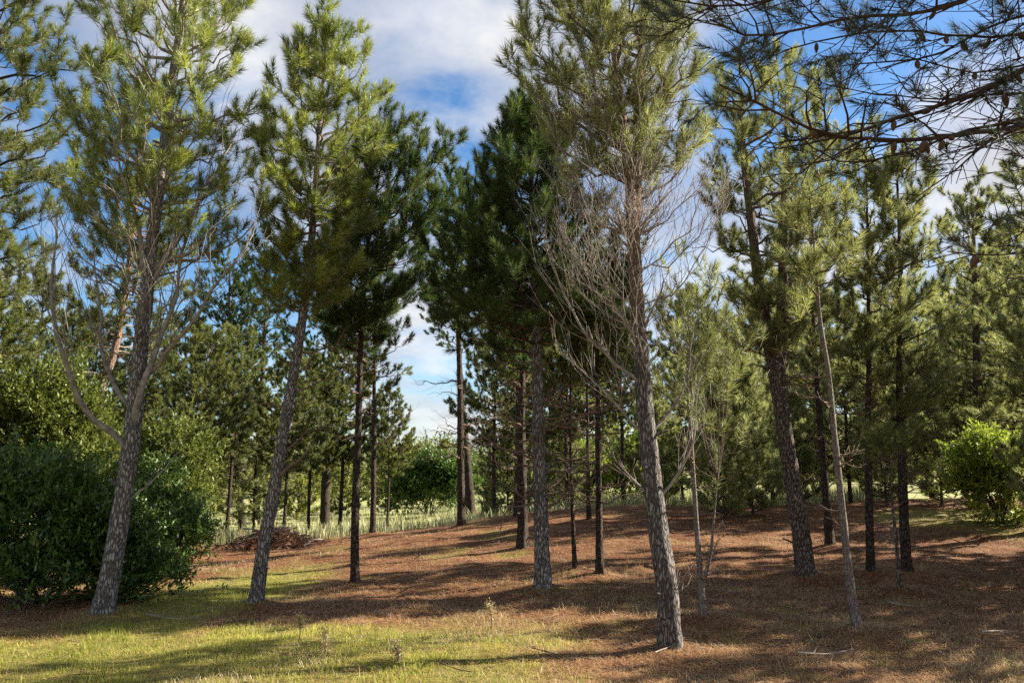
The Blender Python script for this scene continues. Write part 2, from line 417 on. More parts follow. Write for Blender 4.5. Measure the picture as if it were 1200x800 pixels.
    if len(limbs_) > 95:
        tg = MB()
        for _, mb_, m_ in limbs_[95:]: tg.add(np.concatenate(mb_.V), np.concatenate(mb_.L), np.concatenate(mb_.S))
        link('twig_tangle', tg.mesh('twig_tangle', M[dead_mat]), root, kind='stuff')
    if not split and misc.V: mb.add(np.concatenate(misc.V), np.concatenate(misc.L), np.concatenate(misc.S))
    link('trunk', mb.mesh('trunk', M[bark]), root)
    if shoots: link('crown', crown_mesh('crown', shoots, n, nl, nw, M[needle], rg), root)
    return root

# ------------------------------------------------------------------ the trees one can tell apart
G1 = 'pines of the grove'
pine('tall grey plated pine before the dark shrubs, bare limbs sweeping up on both sides',
     [(118, 724), (133, 640), (150, 510), (160, 420), (170, 330), (180, 250), (190, 170), (200, 90), (210, 10), (218, -80), (224, -170)], 29,
     [(-180, 200, 250), (-60, 100, 320), (40, 60, 325), (120, 55, 310), (200, 60, 325), (280, 80, 300)],
     nlimb=64, n=48, nl=.18, nw=.0045, needle='n_yellow', bark='bark_grey', twig='dead', seed=11, dens=.95, elev=(30, 58),
     dead=22, dead_rng=(430, 120), dead_px=110, dead_up=1.0, dead_step=.13, dead_jit=.012, dead_r=.7, dead_lines=[
         (-.6, [(146, 527), (112, 475), (88, 425), (78, 340), (80, 250)], 8), (.5, [(154, 508), (183, 432), (205, 370), (222, 300), (243, 235)], 8.5),
         (-.3, [(163, 445), (200, 402), (245, 330), (292, 268)], 7), (.7, [(152, 482), (137, 430), (128, 350), (116, 290)], 6),
         (.2, [(171, 340), (200, 290), (240, 220), (275, 150)], 8), (-.5, [(173, 330), (150, 250), (118, 165)], 7), (.3, [(143, 590), (180, 560), (212, 525)], 3.5)])
pine('leaning pine with a bright yellow-green crown, bent grey trunk right of the dark shrubs',
     [(298, 712), (308, 640), (320, 570), (332, 490), (345, 410), (356, 340), (364, 270), (370, 200), (376, 120), (381, 48)], 21,
     [(35, 360, 405), (80, 325, 435), (130, 300, 460), (200, 280, 470), (260, 285, 445), (320, 300, 420), (360, 310, 405)],
     nlimb=56, n=50, nl=.18, nw=.005, needle='n_yellow', bark='bark_grey', seed=12, dens=1., elev=(15, 60), dead=13, dead_rng=(480, 330), dead_px=75, dead_mat='dead_brown', dead_up=.35,
     dead_lines=[(.2, [(327, 530), (350, 512), (375, 505)], 4), (-.2, [(330, 560), (355, 548), (372, 530)], 5)])
pine('slim straight dark pine alone on the slope, bushy dark crown reaching right',
     [(416, 688), (418, 600), (421, 500), (424, 400), (430, 300), (442, 220), (455, 160)], 13,
     [(150, 440, 535), (190, 405, 538), (250, 388, 532), (320, 376, 515), (375, 375, 490), (410, 385, 460)],
     nlimb=70, n=48, nl=.18, nw=.006, needle='n_dark', bark='bark_dark', twig='twig_dark', seed=13, dead=10, dead_rng=(520, 400), dead_px=60, dead_mat='dead_brown', dead_up=.2, elev=(12, 60))
pine('slender pine on the crest with a thin pale see-through crown',
     [(437, 627), (438, 560), (439, 480), (441, 400), (445, 320)], 9,
     [(300, 425, 470), (360, 410, 485), (430, 415, 480), (470, 425, 470)], nlimb=26, n=34, nl=.17, nw=.01, needle='n_mid', bark='bark_dark', twig='twig_dark', seed=14, dead=10, dead_rng=(560, 420), dead_px=45, dens=.6, dead_up=.6)
pine('thick dark pine standing right behind the brush pile',
     [(380, 623), (383, 540), (386, 460), (388, 390), (391, 310)], 15,
     [(280, 345, 420), (340, 325, 435), (410, 325, 435), (480, 345, 425)], nlimb=64, n=42, nl=.18, nw=.011, needle='n_dark', bark='bark_dark', twig='twig_dark', seed=15, dead=12, dead_rng=(560, 440), dead_px=45, dead_mat='dead_brown', dead_up=.15)
pine('upright dark pine rising out of the brush pile',
     [(300, 613), (302, 540), (306, 460), (310, 380), (312, 300)], 11,
     [(280, 275, 345), (350, 255, 355), (420, 255, 350), (480, 270, 340)], nlimb=60, n=42, nl=.18, nw=.011, needle='n_dark', bark='bark_dark', twig='twig_dark', seed=16, dead=12, dead_rng=(580, 440), dead_px=45, dead_mat='dead_brown', dead_up=.15)
pine('curved dark pine at the end of the brush pile next to the shrubs',
     [(285, 622), (279, 560), (273, 480), (270, 400), (270, 320)], 11,
     [(300, 235, 300), (360, 215, 310), (430, 215, 315), (500, 235, 310)], nlimb=60, n=42, nl=.18, nw=.011, needle='n_dark', bark='bark_dark', twig='twig_dark', seed=17, dead=12, dead_rng=(580, 460), dead_px=45, dead_mat='dead_brown', dead_up=.1)
pine('straight dark pine of the crossing pair on the crest, bare cone-bearing lower limbs',
     [(541, 619), (540, 540), (539, 450), (538, 370), (541, 300), (547, 225)], 12,
     [(205, 505, 590), (265, 476, 605), (330, 474, 605), (385, 490, 590)], nlimb=62, n=44, nl=.18, nw=.009, needle='n_dark', bark='bark_dark', twig='twig_dark', seed=18, dead=20, dead_rng=(540, 390), dead_px=70, dead_mat='dead_brown', dead_up=.1)
pine('leaning dark pine crossing behind the straight one on the crest',
     [(552, 605), (547, 540), (541, 470), (537, 400), (534, 320)], 15,
     [(300, 495, 570), (360, 485, 580), (410, 500, 570)], nlimb=26, n=36, nl=.18, nw=.012, needle='n_dark', bark='bark_dark', twig='twig_dark', seed=19, dead=10, dead_rng=(540, 420), dead_px=50, dead_mat='dead_brown', dead_up=.15)
pine('central pine with a dense deep green cone-shaped crown and grey plated trunk',
     [(637, 694), (634, 600), (631, 500), (629, 400), (627, 320), (624, 240), (621, 175), (619, 130)], 24,
     [(128, 605, 635), (165, 565, 665), (215, 530, 710), (280, 505, 730), (340, 500, 735), (390, 515, 720)],
     nlimb=92, n=52, nl=.18, nw=.0055, needle='n_dark', bark='bark_grey', twig='twig_dark', seed=20, dead=52, dead_rng=(590, 330), dead_px=100, dead_mat='dead_brown', dead_up=.18, dead_step=.15, elev=(12, 62),
     dead_lines=[(-.2, [(640, 596), (668, 578), (697, 556)], 5)])
pine('dark leaning pine just behind the central grey trunk',
     [(613, 645), (612, 580), (611, 500), (613, 420), (618, 320)], 17,
     [(300, 575, 660), (370, 565, 665), (440, 575, 650)], nlimb=28, n=36, nl=.18, nw=.008, needle='n_dark', bark='bark_dark', twig='twig_dark', seed=21, dead=18, dead_rng=(590, 430), dead_px=55, dead_mat='dead_brown', dead_up=.15)
pine('thin dark pine on the crest, half hidden by the leaning dark trunk',
     [(606, 607), (607, 520), (607, 430), (605, 330)], 11,
     [(300, 570, 640), (370, 560, 645), (450, 570, 640)], nlimb=26, n=34, nl=.18, nw=.012, needle='n_mid', bark='bark_dark', twig='twig_dark', seed=22, dead=12, dead_rng=(580, 450), dead_px=40, dead_mat='dead_brown', dead_up=.2)
pine('pole-thin dark pine between the central trunk and the straight dark one',
     [(674, 672), (671, 600), (669, 540), (668, 470), (668, 380)], 7,
     [(340, 640, 700), (420, 640, 700), (470, 650, 690)], nlimb=18, n=34, nl=.16, nw=.007, needle='n_mid', bark='bark_dark', twig='twig_dark', seed=23, dead=22, dead_rng=(600, 440), dead_px=45, dead_mat='dead_brown', dens=.6, dead_up=.3)
pine('straight dark pine of medium girth right of the pole-thin one',
     [(703, 678), (702, 600), (701, 520), (700, 440), (700, 330)], 12,
     [(300, 655, 745), (380, 650, 750), (450, 665, 735)], nlimb=30, n=36, nl=.17, nw=.007, needle='n_mid', bark='bark_dark', twig='twig_dark', seed=24, dead=34, dead_rng=(590, 420), dead_px=75, dead_mat='dead_brown', dens=.7, dead_up=.25)
pine('very thin pine on the crest behind the straight dark trunk',
     [(690, 612), (689, 540), (688, 460), (687, 370)], 7,
     [(340, 655, 720), (410, 655, 720), (470, 665, 710)], nlimb=22, n=34, nl=.17, nw=.011, needle='n_mid', bark='bark_dark', twig='twig_dark', seed=25, dead=16, dead_rng=(580, 450), dead_px=40, dead_mat='dead_brown', dead_up=.2)
pine('double-stemmed pine nearest the viewer, a broom of bare grey limbs below its crown',
     [(785, 764), (779, 690), (770, 620), (763, 550), (757, 480), (751, 410), (746, 340), (742, 270), (738, 200), (730, 130), (722, 60), (714, 0), (706, -90)], 33,
     [(-110, 650, 790), (-20, 605, 810), (50, 595, 835), (110, 605, 840), (160, 640, 835), (195, 690, 830)],
     forks=[dict(poly=[(743, 285), (748, 200), (750, 120), (755, 40), (760, -60)], w=15, dy=.3)],
     nlimb=54, n=46, nl=.17, nw=.0045, needle='n_grey', bark='bark_red', twig='twig', seed=26, dens=.85, elev=(30, 60), sec_step=.2,
     dead=100, dead_rng=(480, 120), dead_px=112, dead_up=.95, dead_mat='dead', dead_step=.085, dead_jit=.009, dead_r=.5, dead_lines=[
         (-.4, [(749, 455), (715, 418), (688, 390), (655, 330), (640, 270)], 4.5), (.3, [(756, 510), (722, 470), (695, 438), (660, 395)], 4),
         (.3, [(770, 512), (790, 478), (806, 440), (815, 390)], 4.5), (-.3, [(757, 400), (768, 345), (775, 285), (800, 220)], 4.5),
         (-.2, [(745, 400), (720, 350), (700, 290), (690, 230)], 5), (.4, [(762, 585), (735, 555), (705, 520)], 4), (-.2, [(778, 590), (790, 562), (812, 520), (818, 470)], 4),
         (-.3, [(789, 700), (797, 690), (800, 676)], 5), (.2, [(742, 300), (700, 240), (672, 190)], 5)])
pine('pale crooked sapling just right of the nearest pine, thin see-through foliage',
     [(824, 730), (822, 680), (818, 620), (814, 570), (811, 510), (807, 450), (808, 370)], 10,
     [(320, 775, 845), (400, 770, 850), (480, 780, 845)], forks=[dict(poly=[(823, 690), (831, 650), (834, 600), (836, 560)], w=5, dy=-.2)],
     nlimb=14, n=34, nl=.16, nw=.0045, needle='n_grey', bark='bark_pale', twig='twig', seed=27, dens=.5, dead_mat='dead_brown', dead=9, dead_rng=(700, 480), dead_px=45, dead_up=.5, sides=12)
pine('massive forked pine with a dark furrowed trunk leaning left',
     [(945, 678), (938, 620), (928, 560), (918, 500), (908, 440), (898, 380), (888, 320), (880, 260), (873, 200), (866, 130)], 27,
     [(60, 850, 985), (120, 828, 1010), (200, 830, 1015), (280, 838, 1005), (350, 848, 985), (420, 865, 970)],
     forks=[dict(poly=[(912, 468), (917, 400), (922, 310), (926, 230), (931, 150), (936, 70)], w=15, dy=.5)],
     nlimb=58, n=44, nl=.18, nw=.006, needle='n_grey', bark='bark_brown', twig='twig', seed=28, dens=.92, dead=22, dead_rng=(480, 260), dead_px=80, dead_mat='dead_brown', dead_up=.15, taper=.7)
pine('dark reddish slim pine behind the massive forked one',
     [(973, 642), (968, 580), (962, 510), (957, 440), (953, 370), (950, 280)], 13,
     [(230, 920, 985), (320, 905, 1000), (400, 905, 1000), (460, 920, 990)], nlimb=28, n=38, nl=.18, nw=.009, dens=.8, needle='n_grey', bark='bark_dark', twig='twig_dark', seed=29, dead=14, dead_rng=(600, 430), dead_px=45, dead_mat='dead_brown', dead_up=.2)
pine('pale thin leaning pine in front of the massive forked trunk',
     [(1007, 745), (997, 680), (987, 600), (978, 520), (970, 440), (963, 370), (957, 310), (952, 230)], 13,
     [(190, 925, 985), (260, 910, 1005), (330, 915, 1005), (370, 930, 995)], nlimb=13, n=36, nl=.17, nw=.005, needle='n_grey', bark='bark_pale', twig='twig', seed=30, dens=.45, dead=9, dead_mat='dead_brown', dead_rng=(620, 380), dead_px=50, dead_up=.3, sides=14)
pine('slim dark pine left of the thicker straight trunk, standing in litter',
     [(1020, 675), (1019, 600), (1018, 520), (1018, 440), (1019, 360), (1018, 280), (1017, 200)], 12,
     [(180, 995, 1045), (260, 970, 1070), (350, 960, 1075), (440, 975, 1065)], nlimb=30, n=40, nl=.17, nw=.007, dens=.75, needle='n_grey', bark='bark_dark', twig='twig_dark', seed=31, dead=18, dead_rng=(600, 400), dead_px=55, dead_mat='dead_brown', dead_up=.2)
pine('straight dark pine with a grey-green crown beside a tiny sapling',
     [(1063, 675), (1060, 600), (1058, 540), (1056, 460), (1055, 380), (1053, 300), (1052, 210)], 15,
     [(185, 1030, 1085), (260, 1005, 1110), (350, 995, 1125), (440, 1005, 1115), (500, 1025, 1100)], nlimb=38, n=40, nl=.17, nw=.007, dens=.8, needle='n_grey', bark='bark_dark', twig='twig_dark', seed=32, dead=14, dead_rng=(600, 440), dead_px=55, dead_mat='dead_brown', dead_up=.2)
pine('tiny bare sapling stem beside the straight dark trunk',
     [(1055, 696), (1050, 640), (1045, 580), (1042, 520)], 7, [(510, 1030, 1056), (545, 1028, 1060)],
     nlimb=6, n=30, nl=.13, nw=.006, needle='n_mid', bark='bark_brown', seed=33, dead=8, dead_rng=(680, 540), dead_px=18, dens=.4, sides=8, ter=2)
pine('reddish pine leaning behind the shrubs and the grey plated trunk',
     [(100, 545), (115, 480), (133, 410), (145, 340), (152, 280), (158, 220), (162, 130)], 17,
     [(100, 110, 215), (180, 70, 235), (260, 55, 245), (340, 60, 240), (410, 75, 230)], nlimb=50, n=40, nl=.18, nw=.008, needle='n_mid', bark='bark_red', seed=34, depth=14, dead=14, dead_rng=(470, 330), dead_px=60, dead_up=.4)
pine('dark pine at the edge of the picture, crown hanging above the shrubs',
     [(-55, 700), (-50, 500), (-40, 300), (-30, 150), (-25, 0), (-22, -140)], 34,
     [(-160, -60, 30), (-60, -140, 75), (40, -170, 95), (130, -170, 85), (220, -170, 80), (310, -160, 85), (350, -140, 60)],
     nlimb=74, n=48, nl=.18, nw=.0055, needle='n_mid', bark='bark_brown', twig='twig_dark', seed=35, depth=10.5, dens=1., dead=10, dead_rng=(420, 280), dead_px=90, dead_up=.3)
pine('dense grey-green pine towering over the sunny green bush',
     [(1150, 640), (1148, 540), (1145, 440), (1142, 340), (1140, 240)], 18,
     [(215, 1115, 1165), (290, 1085, 1195), (380, 1070, 1210), (470, 1070, 1215), (540, 1085, 1205)], nlimb=54, n=40, nl=.18, nw=.009, dens=.8, needle='n_grey', bark='bark_dark', twig='twig_dark', seed=36, depth=19, dead=8, dead_rng=(620, 540), dead_px=50)
pine('tall dark pine cut off by the picture edge above the sunny bush',
     [(1225, 650), (1222, 540), (1220, 420), (1218, 300), (1216, 150)], 24,
     [(130, 1195, 1240), (200, 1165, 1275), (290, 1150, 1290), (400, 1140, 1300), (500, 1150, 1290), (560, 1160, 1280)], nlimb=50, n=42, nl=.18, nw=.008, dens=.7, needle='n_grey', bark='bark_dark', twig='twig_dark', seed=37, depth=15, dead=8, dead_rng=(630, 560), dead_px=50)

# ------------------------------------------------------------------ background trees: a few kinds, copied with their parts
def copy_tree(o, parent=None):
    c = o.copy(); COL.objects.link(c)
    if parent is not None: c.parent = parent
    for ch in list(o.children): copy_tree(ch, c)
    return c

used = set()
def place(proto, px, Y, height, label, group, cat=None, wide=1., rz=None):
    """px / distance of the foot, wanted height in metres"""
    if proto['built']: o = copy_tree(proto['o'])
    else: o = proto['o']; proto['built'] = True
    x = (px - 600) / F * Y / (CP - 0) * 1.0
    x = at(px, 550, Y)[0]
    k = height / proto['h']
    o.location = (x, Y, float(terr(x, Y)) - .03); o.scale = (k * wide, k * wide, k)
    o.rotation_euler = (0, 0, rng.uniform(0, 6.28) if rz is None else rz)
    o['label'] = label; o['group'] = group
    if cat: o['category'] = cat
    return o

def proto_pine(h, Y, prof, nlimb, needle, nw, n, seed, bark, w, dead=0, elev=(12, 55), dens=1., cat='pine tree', name='pine_tree'):
    zf = float(terr(0, Y))
    def py(z):                               # pixel row of height z at distance Y
        v = (z + zf - CAMZ) / Y; return 400 - F * (v * CP - SP) / (CP + v * SP)
    m = F / Y
    pr = [(py(z), 600 - r * m, 600 + r * m) for z, r in prof]
    zs = np.linspace(0, h * .98, 6); rgx = np.random.default_rng(seed)
    poly = [(600 + (0 if i == 0 else rgx.normal(0, .07) * m), py(z)) for i, z in enumerate(zs)]
    o = pine('tmp', poly, w * m, pr, nlimb=nlimb, n=n, nl=.2, nw=nw, needle=needle, bark=bark, twig=bark, seed=seed, depth=Y, split=False, sides=8,
             dead=dead, dead_rng=(py(h * .1), py(h * .45)), dead_px=.9 * m, dead_up=.2, elev=elev, dens=dens, group=None, cat=cat, name=name, ter=3, sec_step=.26)
    return dict(o=o, h=h, built=False)

BG = 'pines standing farther back'
pk_tall = proto_pine(8., 28, [(3., .9), (4.2, 1.7), (5.6, 1.75), (7, 1.2), (8, .35)], 54, 'n_mid', .014, 34, 51, 'bark_dark', .22, 16)
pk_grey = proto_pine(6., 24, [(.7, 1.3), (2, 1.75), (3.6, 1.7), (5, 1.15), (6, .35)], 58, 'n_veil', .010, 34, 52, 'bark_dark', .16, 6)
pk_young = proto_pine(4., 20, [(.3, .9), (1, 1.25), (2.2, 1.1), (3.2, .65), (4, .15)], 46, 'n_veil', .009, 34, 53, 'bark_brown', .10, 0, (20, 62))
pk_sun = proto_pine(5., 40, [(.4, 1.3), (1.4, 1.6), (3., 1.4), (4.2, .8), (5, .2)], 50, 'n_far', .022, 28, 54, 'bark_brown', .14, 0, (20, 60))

# grey-green pines filling the right-hand side, near to far
for px, Y, h, lab in [
    (868, 21, 4.6, 'grey-green young pine directly left of the massive forked trunk, branches to the ground'),
    (905, 24, 6.6, 'grey-green pine showing through the fork of the massive trunk'),
    (995, 23, 6.2, 'grey-green pine between the pale thin trunk and the slim dark one'),
    (1090, 24, 6.8, 'full grey-green pine right of the straight dark trunk, leafy nearly to the ground'),
    (1180, 22, 6.4, 'full grey-green pine behind the sunny green bush'),
    (840, 30, 7.4, 'tall grey-green pine behind the pale crooked sapling'),
    (800, 27, 5.2, 'grey-green pine showing between the nearest trunk and the pale sapling'),
    (1045, 30, 7.6, 'tall grey-green pine behind the two straight dark trunks'),
    (1130, 29, 8.2, 'tall grey-green pine whose top stands against the bright white cloud'),
    (960, 31, 8.6, 'tall grey-green pine behind the reddish slim trunk'),
    (595, 30, 4.6, 'grey-green pine filling the gap left of the central trunk'),
    (655, 33, 5.0, 'grey-green pine right behind the central trunk'),
    (1215, 19, 5.6, 'full grey-green pine right behind the sunny green bush, cut off by the edge'),
    (300, 34, 6.0, 'grey-green pine behind the brush pile trunks'),
    (185, 30, 6.0, 'grey-green pine behind the leafy tree'),
    (1240, 27, 7.5, 'grey-green pine at the far right margin, behind the others')]:
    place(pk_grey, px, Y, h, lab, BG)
for px, Y, h, lab in [
    (846, 17.5, 2.9, 'low young pine right of the pale crooked sapling, foliage brushing the litter'),
    (880, 18.5, 3.5, 'young pine with feathery foliage tucked against the forked trunk'),
    (935, 22, 3.2, 'young pine peeping out between the forked trunk and the reddish slim one'),
    (1035, 20.5, 3.0, 'young pine in the gap between the two straight dark trunks'),
    (1100, 20, 3.6, 'young pine beside the sunny green bush'),
    (775, 25, 3.2, 'young pine on the crest behind the nearest trunk'),
    (640, 30, 2.6, 'small young pine low behind the central trunk'),
    (575, 33, 1.7, 'small round bushy pine in the meadow right of the crossing pair')]:
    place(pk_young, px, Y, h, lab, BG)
place(pk_young, 575, 32, 1.6, 'squat bushy little pine half hidden beside the round one', BG)
for px, Y, h, lab in [
    (236, 26, 7.2, 'dark pine between the shrubs and the curved trunk'),
    (335, 27, 6.6, 'dark pine seen behind the leaning grey trunk'),
    (365, 30, 7.0, 'thin dark pine right of the brush pile'),
    (270, 32, 8.6, 'dark pine filling the gap behind the curved trunk'),
    (400, 31, 8.0, 'dark pine behind the thick trunk of the brush pile'),
    (455, 36, 6.4, 'dark pine behind the slender pale-crowned one'),
    (100, 33, 9.4, 'dark pine behind the bare limbs of the grey plated trunk'),
    (205, 34, 9.6, 'dark pine seen right of the grey plated trunk'),
    (620, 33, 8.6, 'dark pine closing the gap behind the central trunk'),
    (700, 34, 9.0, 'dark pine behind the straight dark trunk of medium girth'),
    (1200, 28, 10., 'tall dark pine behind the one cut off by the edge'),
    (910, 38, 10.5, 'tall dark pine behind the fork of the massive trunk'),
    (580, 28, 7.6, 'dark pine behind the crossing pair on the crest'),
    (665, 27, 7.4, 'dark pine between the central trunk and the thin poles'),
    (730, 26, 7.6, 'dark pine behind the broom of bare grey limbs'),
    (815, 33, 9.2, 'tall dark pine behind the pale crooked sapling'),
    (30, 24, 8.4, 'dark pine behind the olive bush at the left'),
    (-60, 20, 8.5, 'dark pine at the far left margin'),
    (160, 29, 8.0, 'dark pine behind the reddish leaning one')]:
    place(pk_tall, px, Y, h, lab, BG)
for px, Y, h, lab in [
    (205, 27, 3.9, 'sunlit yellow-green tree right of the grey plated trunk'),
    (352, 42, 5.2, 'sunlit pine beyond the brush pile'),
    (402, 46, 4.6, 'sunlit pine seen between the thick dark trunk and the slim straight one'),
    (452, 50, 4.6, 'sunlit tree at the meadow edge right of the slender pale-crowned pine'),
    (478, 60, 5.0, 'sunlit tree far behind the meadow, under the open sky'),
    (250, 44, 5.0, 'sunlit pine behind the curved dark trunk'),
    (318, 52, 6.0, 'sunlit pine far behind the upright dark trunk'),
    (520, 58, 4.8, 'sunlit tree far behind the meadow, left of the crossing pair'),
    (610, 52, 6.0, 'sunlit pine far behind the central trunk'),
    (770, 46, 6.0, 'sunlit pine far behind the nearest trunk'),
    (840, 44, 7.2, 'sunlit pine far behind the feathery young pines'),
    (720, 60, 6.5, 'sunlit pine far beyond the bright bushes'),
    (660, 62, 6.5, 'sunlit pine far beyond the pole-thin trunk'),
    (930, 48, 8.5, 'sunlit pine far behind the massive forked trunk'),
    (1020, 50, 8.5, 'sunlit pine far behind the slim dark trunk'),
    (1110, 48, 8., 'sunlit pine far behind the full grey-green one'),
    (130, 46, 6.0, 'sunlit pine far behind the left-hand shrubs'),
    (60, 50, 6.5, 'sunlit pine far behind the olive bush')]:
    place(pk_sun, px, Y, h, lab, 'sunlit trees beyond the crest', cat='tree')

# young pines outside the picture on the sun's side, whose shade falls across the litter
for i, (x, y, h) in enumerate([(9.3, 10.3, 5.0), (10.2, 12.3, 5.4), (8.4, 8.5, 4.3), (11.2, 10.9, 5.6), (9.4, 6.9, 4.2), (8.9, 11.7, 4.9), (11.6, 13.4, 5.6)]):
    o = copy_tree(pk_grey['o']); o.location = (x, y, float(terr(x, y)) - .03); k = h / 6; o.scale = (k, k, k); o.rotation_euler = (0, 0, i * 1.3)
    o['label'] = 'young pine just outside the picture on the sunny side'; o['group'] = 'young pines outside the picture'

# ------------------------------------------------------------------ pine whose limbs hang into the upper corner
rg = np.random.default_rng(77)
root = thing('pine_tree', 'pine standing out of the picture, its dark cone-bearing limbs hanging into the corner', 'pine tree', (6.6, 5.3, float(terr(6.6, 5.3))), G1)
o0 = np.array(root.location)
Pt = resample(np.array([[0, 0, -.1], [-.05, 0, 1.5], [.1, .05, 3.2], [.05, .1, 5], [.1, .05, 7.2]]), 90)
mb = MB(); bumpy_trunk(mb, Pt, .19 * (1 - .8 * np.linspace(0, 1, 90)), 22, rg); link('trunk', mb.mesh('trunk', M['bark_brown']), root)

def cone_mesh(name):
    n, k = 22, 14; t = np.linspace(0, 1, n); V = []
    for i, u in enumerate(t):
        r = .024 * np.sin(np.pi * min(1, u * .93 + .05)) ** .75 * (1.05 - .35 * u)
        th = np.linspace(0, 2 * np.pi, k, endpoint=False) + i * 2.4
        rr = r * (1 + .22 * np.cos(4 * (th + i * .9)) * (1 if i % 2 else -.4))
        V.append(np.stack([rr * np.cos(th - i * 2.4), rr * np.sin(th - i * 2.4), np.full(k, -u * .105)], 1))
    V = np.concatenate(V); idx = np.arange(n * k).reshape(n, k); a = idx[:-1]; b = idx[1:]
    f = np.stack([a, np.roll(a, -1, 1), np.roll(b, -1, 1), b], -1).reshape(-1, 4)
    return new_mesh(name, V, np.r_[f.ravel(), idx[0], idx[-1][::-1]], np.r_[np.full(len(f), 4), k, k], M['cone'], False)
CONE = cone_mesh('pine_cone')

over = [  # distance at start / end, pixels from the outside in, width px at start, twig spacing, density of shoots
    (5.0, 4.7, [(1330, 118), (1240, 138), (1200, 148), (1130, 158), (1060, 164), (1000, 163), (955, 155)], 16, .3),
    (5.0, 5.0, [(1330, 105), (1200, 137), (1130, 155), (1070, 176), (1030, 187), (990, 188), (950, 176)], 10, .35),
    (5.2, 4.5, [(1330, 10), (1200, 82), (1150, 105), (1090, 128), (1030, 148), (975, 160), (900, 130), (840, 100)], 13, .3),
    (5.2, 5.6, [(1330, 50), (1200, 77), (1150, 83), (1100, 76), (1050, 62), (1010, 60)], 7, .3),
    (5.0, 5.3, [(1330, -30), (1240, 5), (1180, 25), (1130, 50), (1085, 68), (1040, 70), (985, 78)], 9, .35),
    (4.8, 4.4, [(1330, -120), (1200, -40), (1120, 3), (1060, 17), (1000, 20), (930, 36), (875, 40), (830, 22)], 12, .9),
    (5.3, 4.8, [(1330, 90), (1200, 108), (1140, 112), (1080, 116), (1020, 108), (970, 100)], 6, .3),
    (4.6, 4.2, [(1330, -150), (1160, -60), (1040, -22), (940, -6), (860, 4), (790, 0)], 11, 1.),
    (5.4, 5.0, [(1330, 20), (1200, 38), (1140, 44), (1060, 36), (980, 44), (915, 62), (880, 85)], 7, .6),
    (5.6, 5.2, [(1330, 135), (1240, 145), (1180, 160), (1120, 190), (1082, 196)], 6, .3),
    (4.2, 4.0, [(1330, 300), (1200, 297), (1150, 296), (1112, 296)], 7, .35),
    (4.4, 4.1, [(1330, 230), (1240, 205), (1195, 185), (1165, 173)], 7, .35),
    (4.9, 4.6, [(1330, 330), (1240, 280), (1190, 255), (1150, 268)], 6, .4),
]
shoots = []
for y0, y1, pts, w, dn in over:
    q = np.array([at(a, b, y0 + (y1 - y0) * k / (len(pts) - 1)) for k, (a, b) in enumerate(pts)]) - o0
    zt = q[0, 2] - .2; st = np.array([np.interp(zt, Pt[:, 2], Pt[:, k]) for k in range(3)])
    pl = resample(np.vstack([st, q]), 26); pl[2:] += rg.normal(0, .008, (24, 3))
    m2, sh = limb_twigs(pl, w / F * y0 / 2 * .95, rg, sec_step=.13, sec_len=.24, ter=4, dens=dn * .5, upc=.12, start=.3, ang=(25, 65), maxsec=.6)
    b = link('branch', m2.mesh('branch', M['twig_dark']), root)
    if dn < .5: sh = [(s_[0][::3], s_[1][::3], s_[2][::3] * .6) for s_ in sh]
    shoots += sh
    for k in range(6 if w > 6 else 3):
        i = rg.integers(9, 25); c = bpy.data.objects.new('pine_cone', CONE); COL.objects.link(c); c.parent = b
        c.location = [float(v) for v in pl[i] + [0, 0, -.01]]; c.rotation_euler = (rg.uniform(.2, 1.5), 0, rg.uniform(0, 6.28)); sc_ = float(rg.uniform(.6, .95)); c.scale = (sc_,) * 3
for i in range(30):   # the rest of its crown, above the picture
    z = rg.uniform(4.2, 7); az = rg.uniform(0, 6.28); r = rg.uniform(.8, 2.2) * (1.25 - (z - 4.2) / 4.)
    B = np.array([np.interp(z, Pt[:, 2], Pt[:, k]) for k in range(3)]); d3 = np.array([math.cos(az), math.sin(az), 0])
    if d3[0] < .2: z += 1.6; r *= .7
    B[2] = min(z, 7.1); T = B + d3 * r + UP * r * .6
    m2, sh = limb_twigs(bez(B, B + d3 * r * .6 + UP * .1, T, 8), .02, rg); shoots += sh
    link('branch', m2.mesh('branch', M['twig_dark']), root)
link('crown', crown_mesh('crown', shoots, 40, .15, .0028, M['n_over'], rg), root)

# ------------------------------------------------------------------ broadleaf shrubs
def leaves(C, D, per, size, rg):
    n = len(C); D = norm(D)
    base = np.repeat(C[:, None], per, 1) + np.repeat(D[:, None], per, 1) * (rg.random((n, per, 1)) * size * 3.2)
    d = norm(np.repeat(D[:, None], per, 1) * .55 + rg.normal(0, .55, (n, per, 3)) + UP * .15)
    side = norm(np.cross(d, UP + rg.normal(0, .45, (n, per, 3)))); nn = np.cross(side, d)
    l = size * rg.uniform(.7, 1.25, (n, per, 1)); wd = l * .2
    mid = base + d * l * .5 - nn * l * .05
    V = np.stack([base, mid - side * wd + nn * l * .06, base + d * l, mid + side * wd + nn * l * .06], 2).reshape(-1, 3)
    tint = np.repeat(np.clip(rg.normal(.42, .2, n), 0, 1), per * 4)
    return V, tint

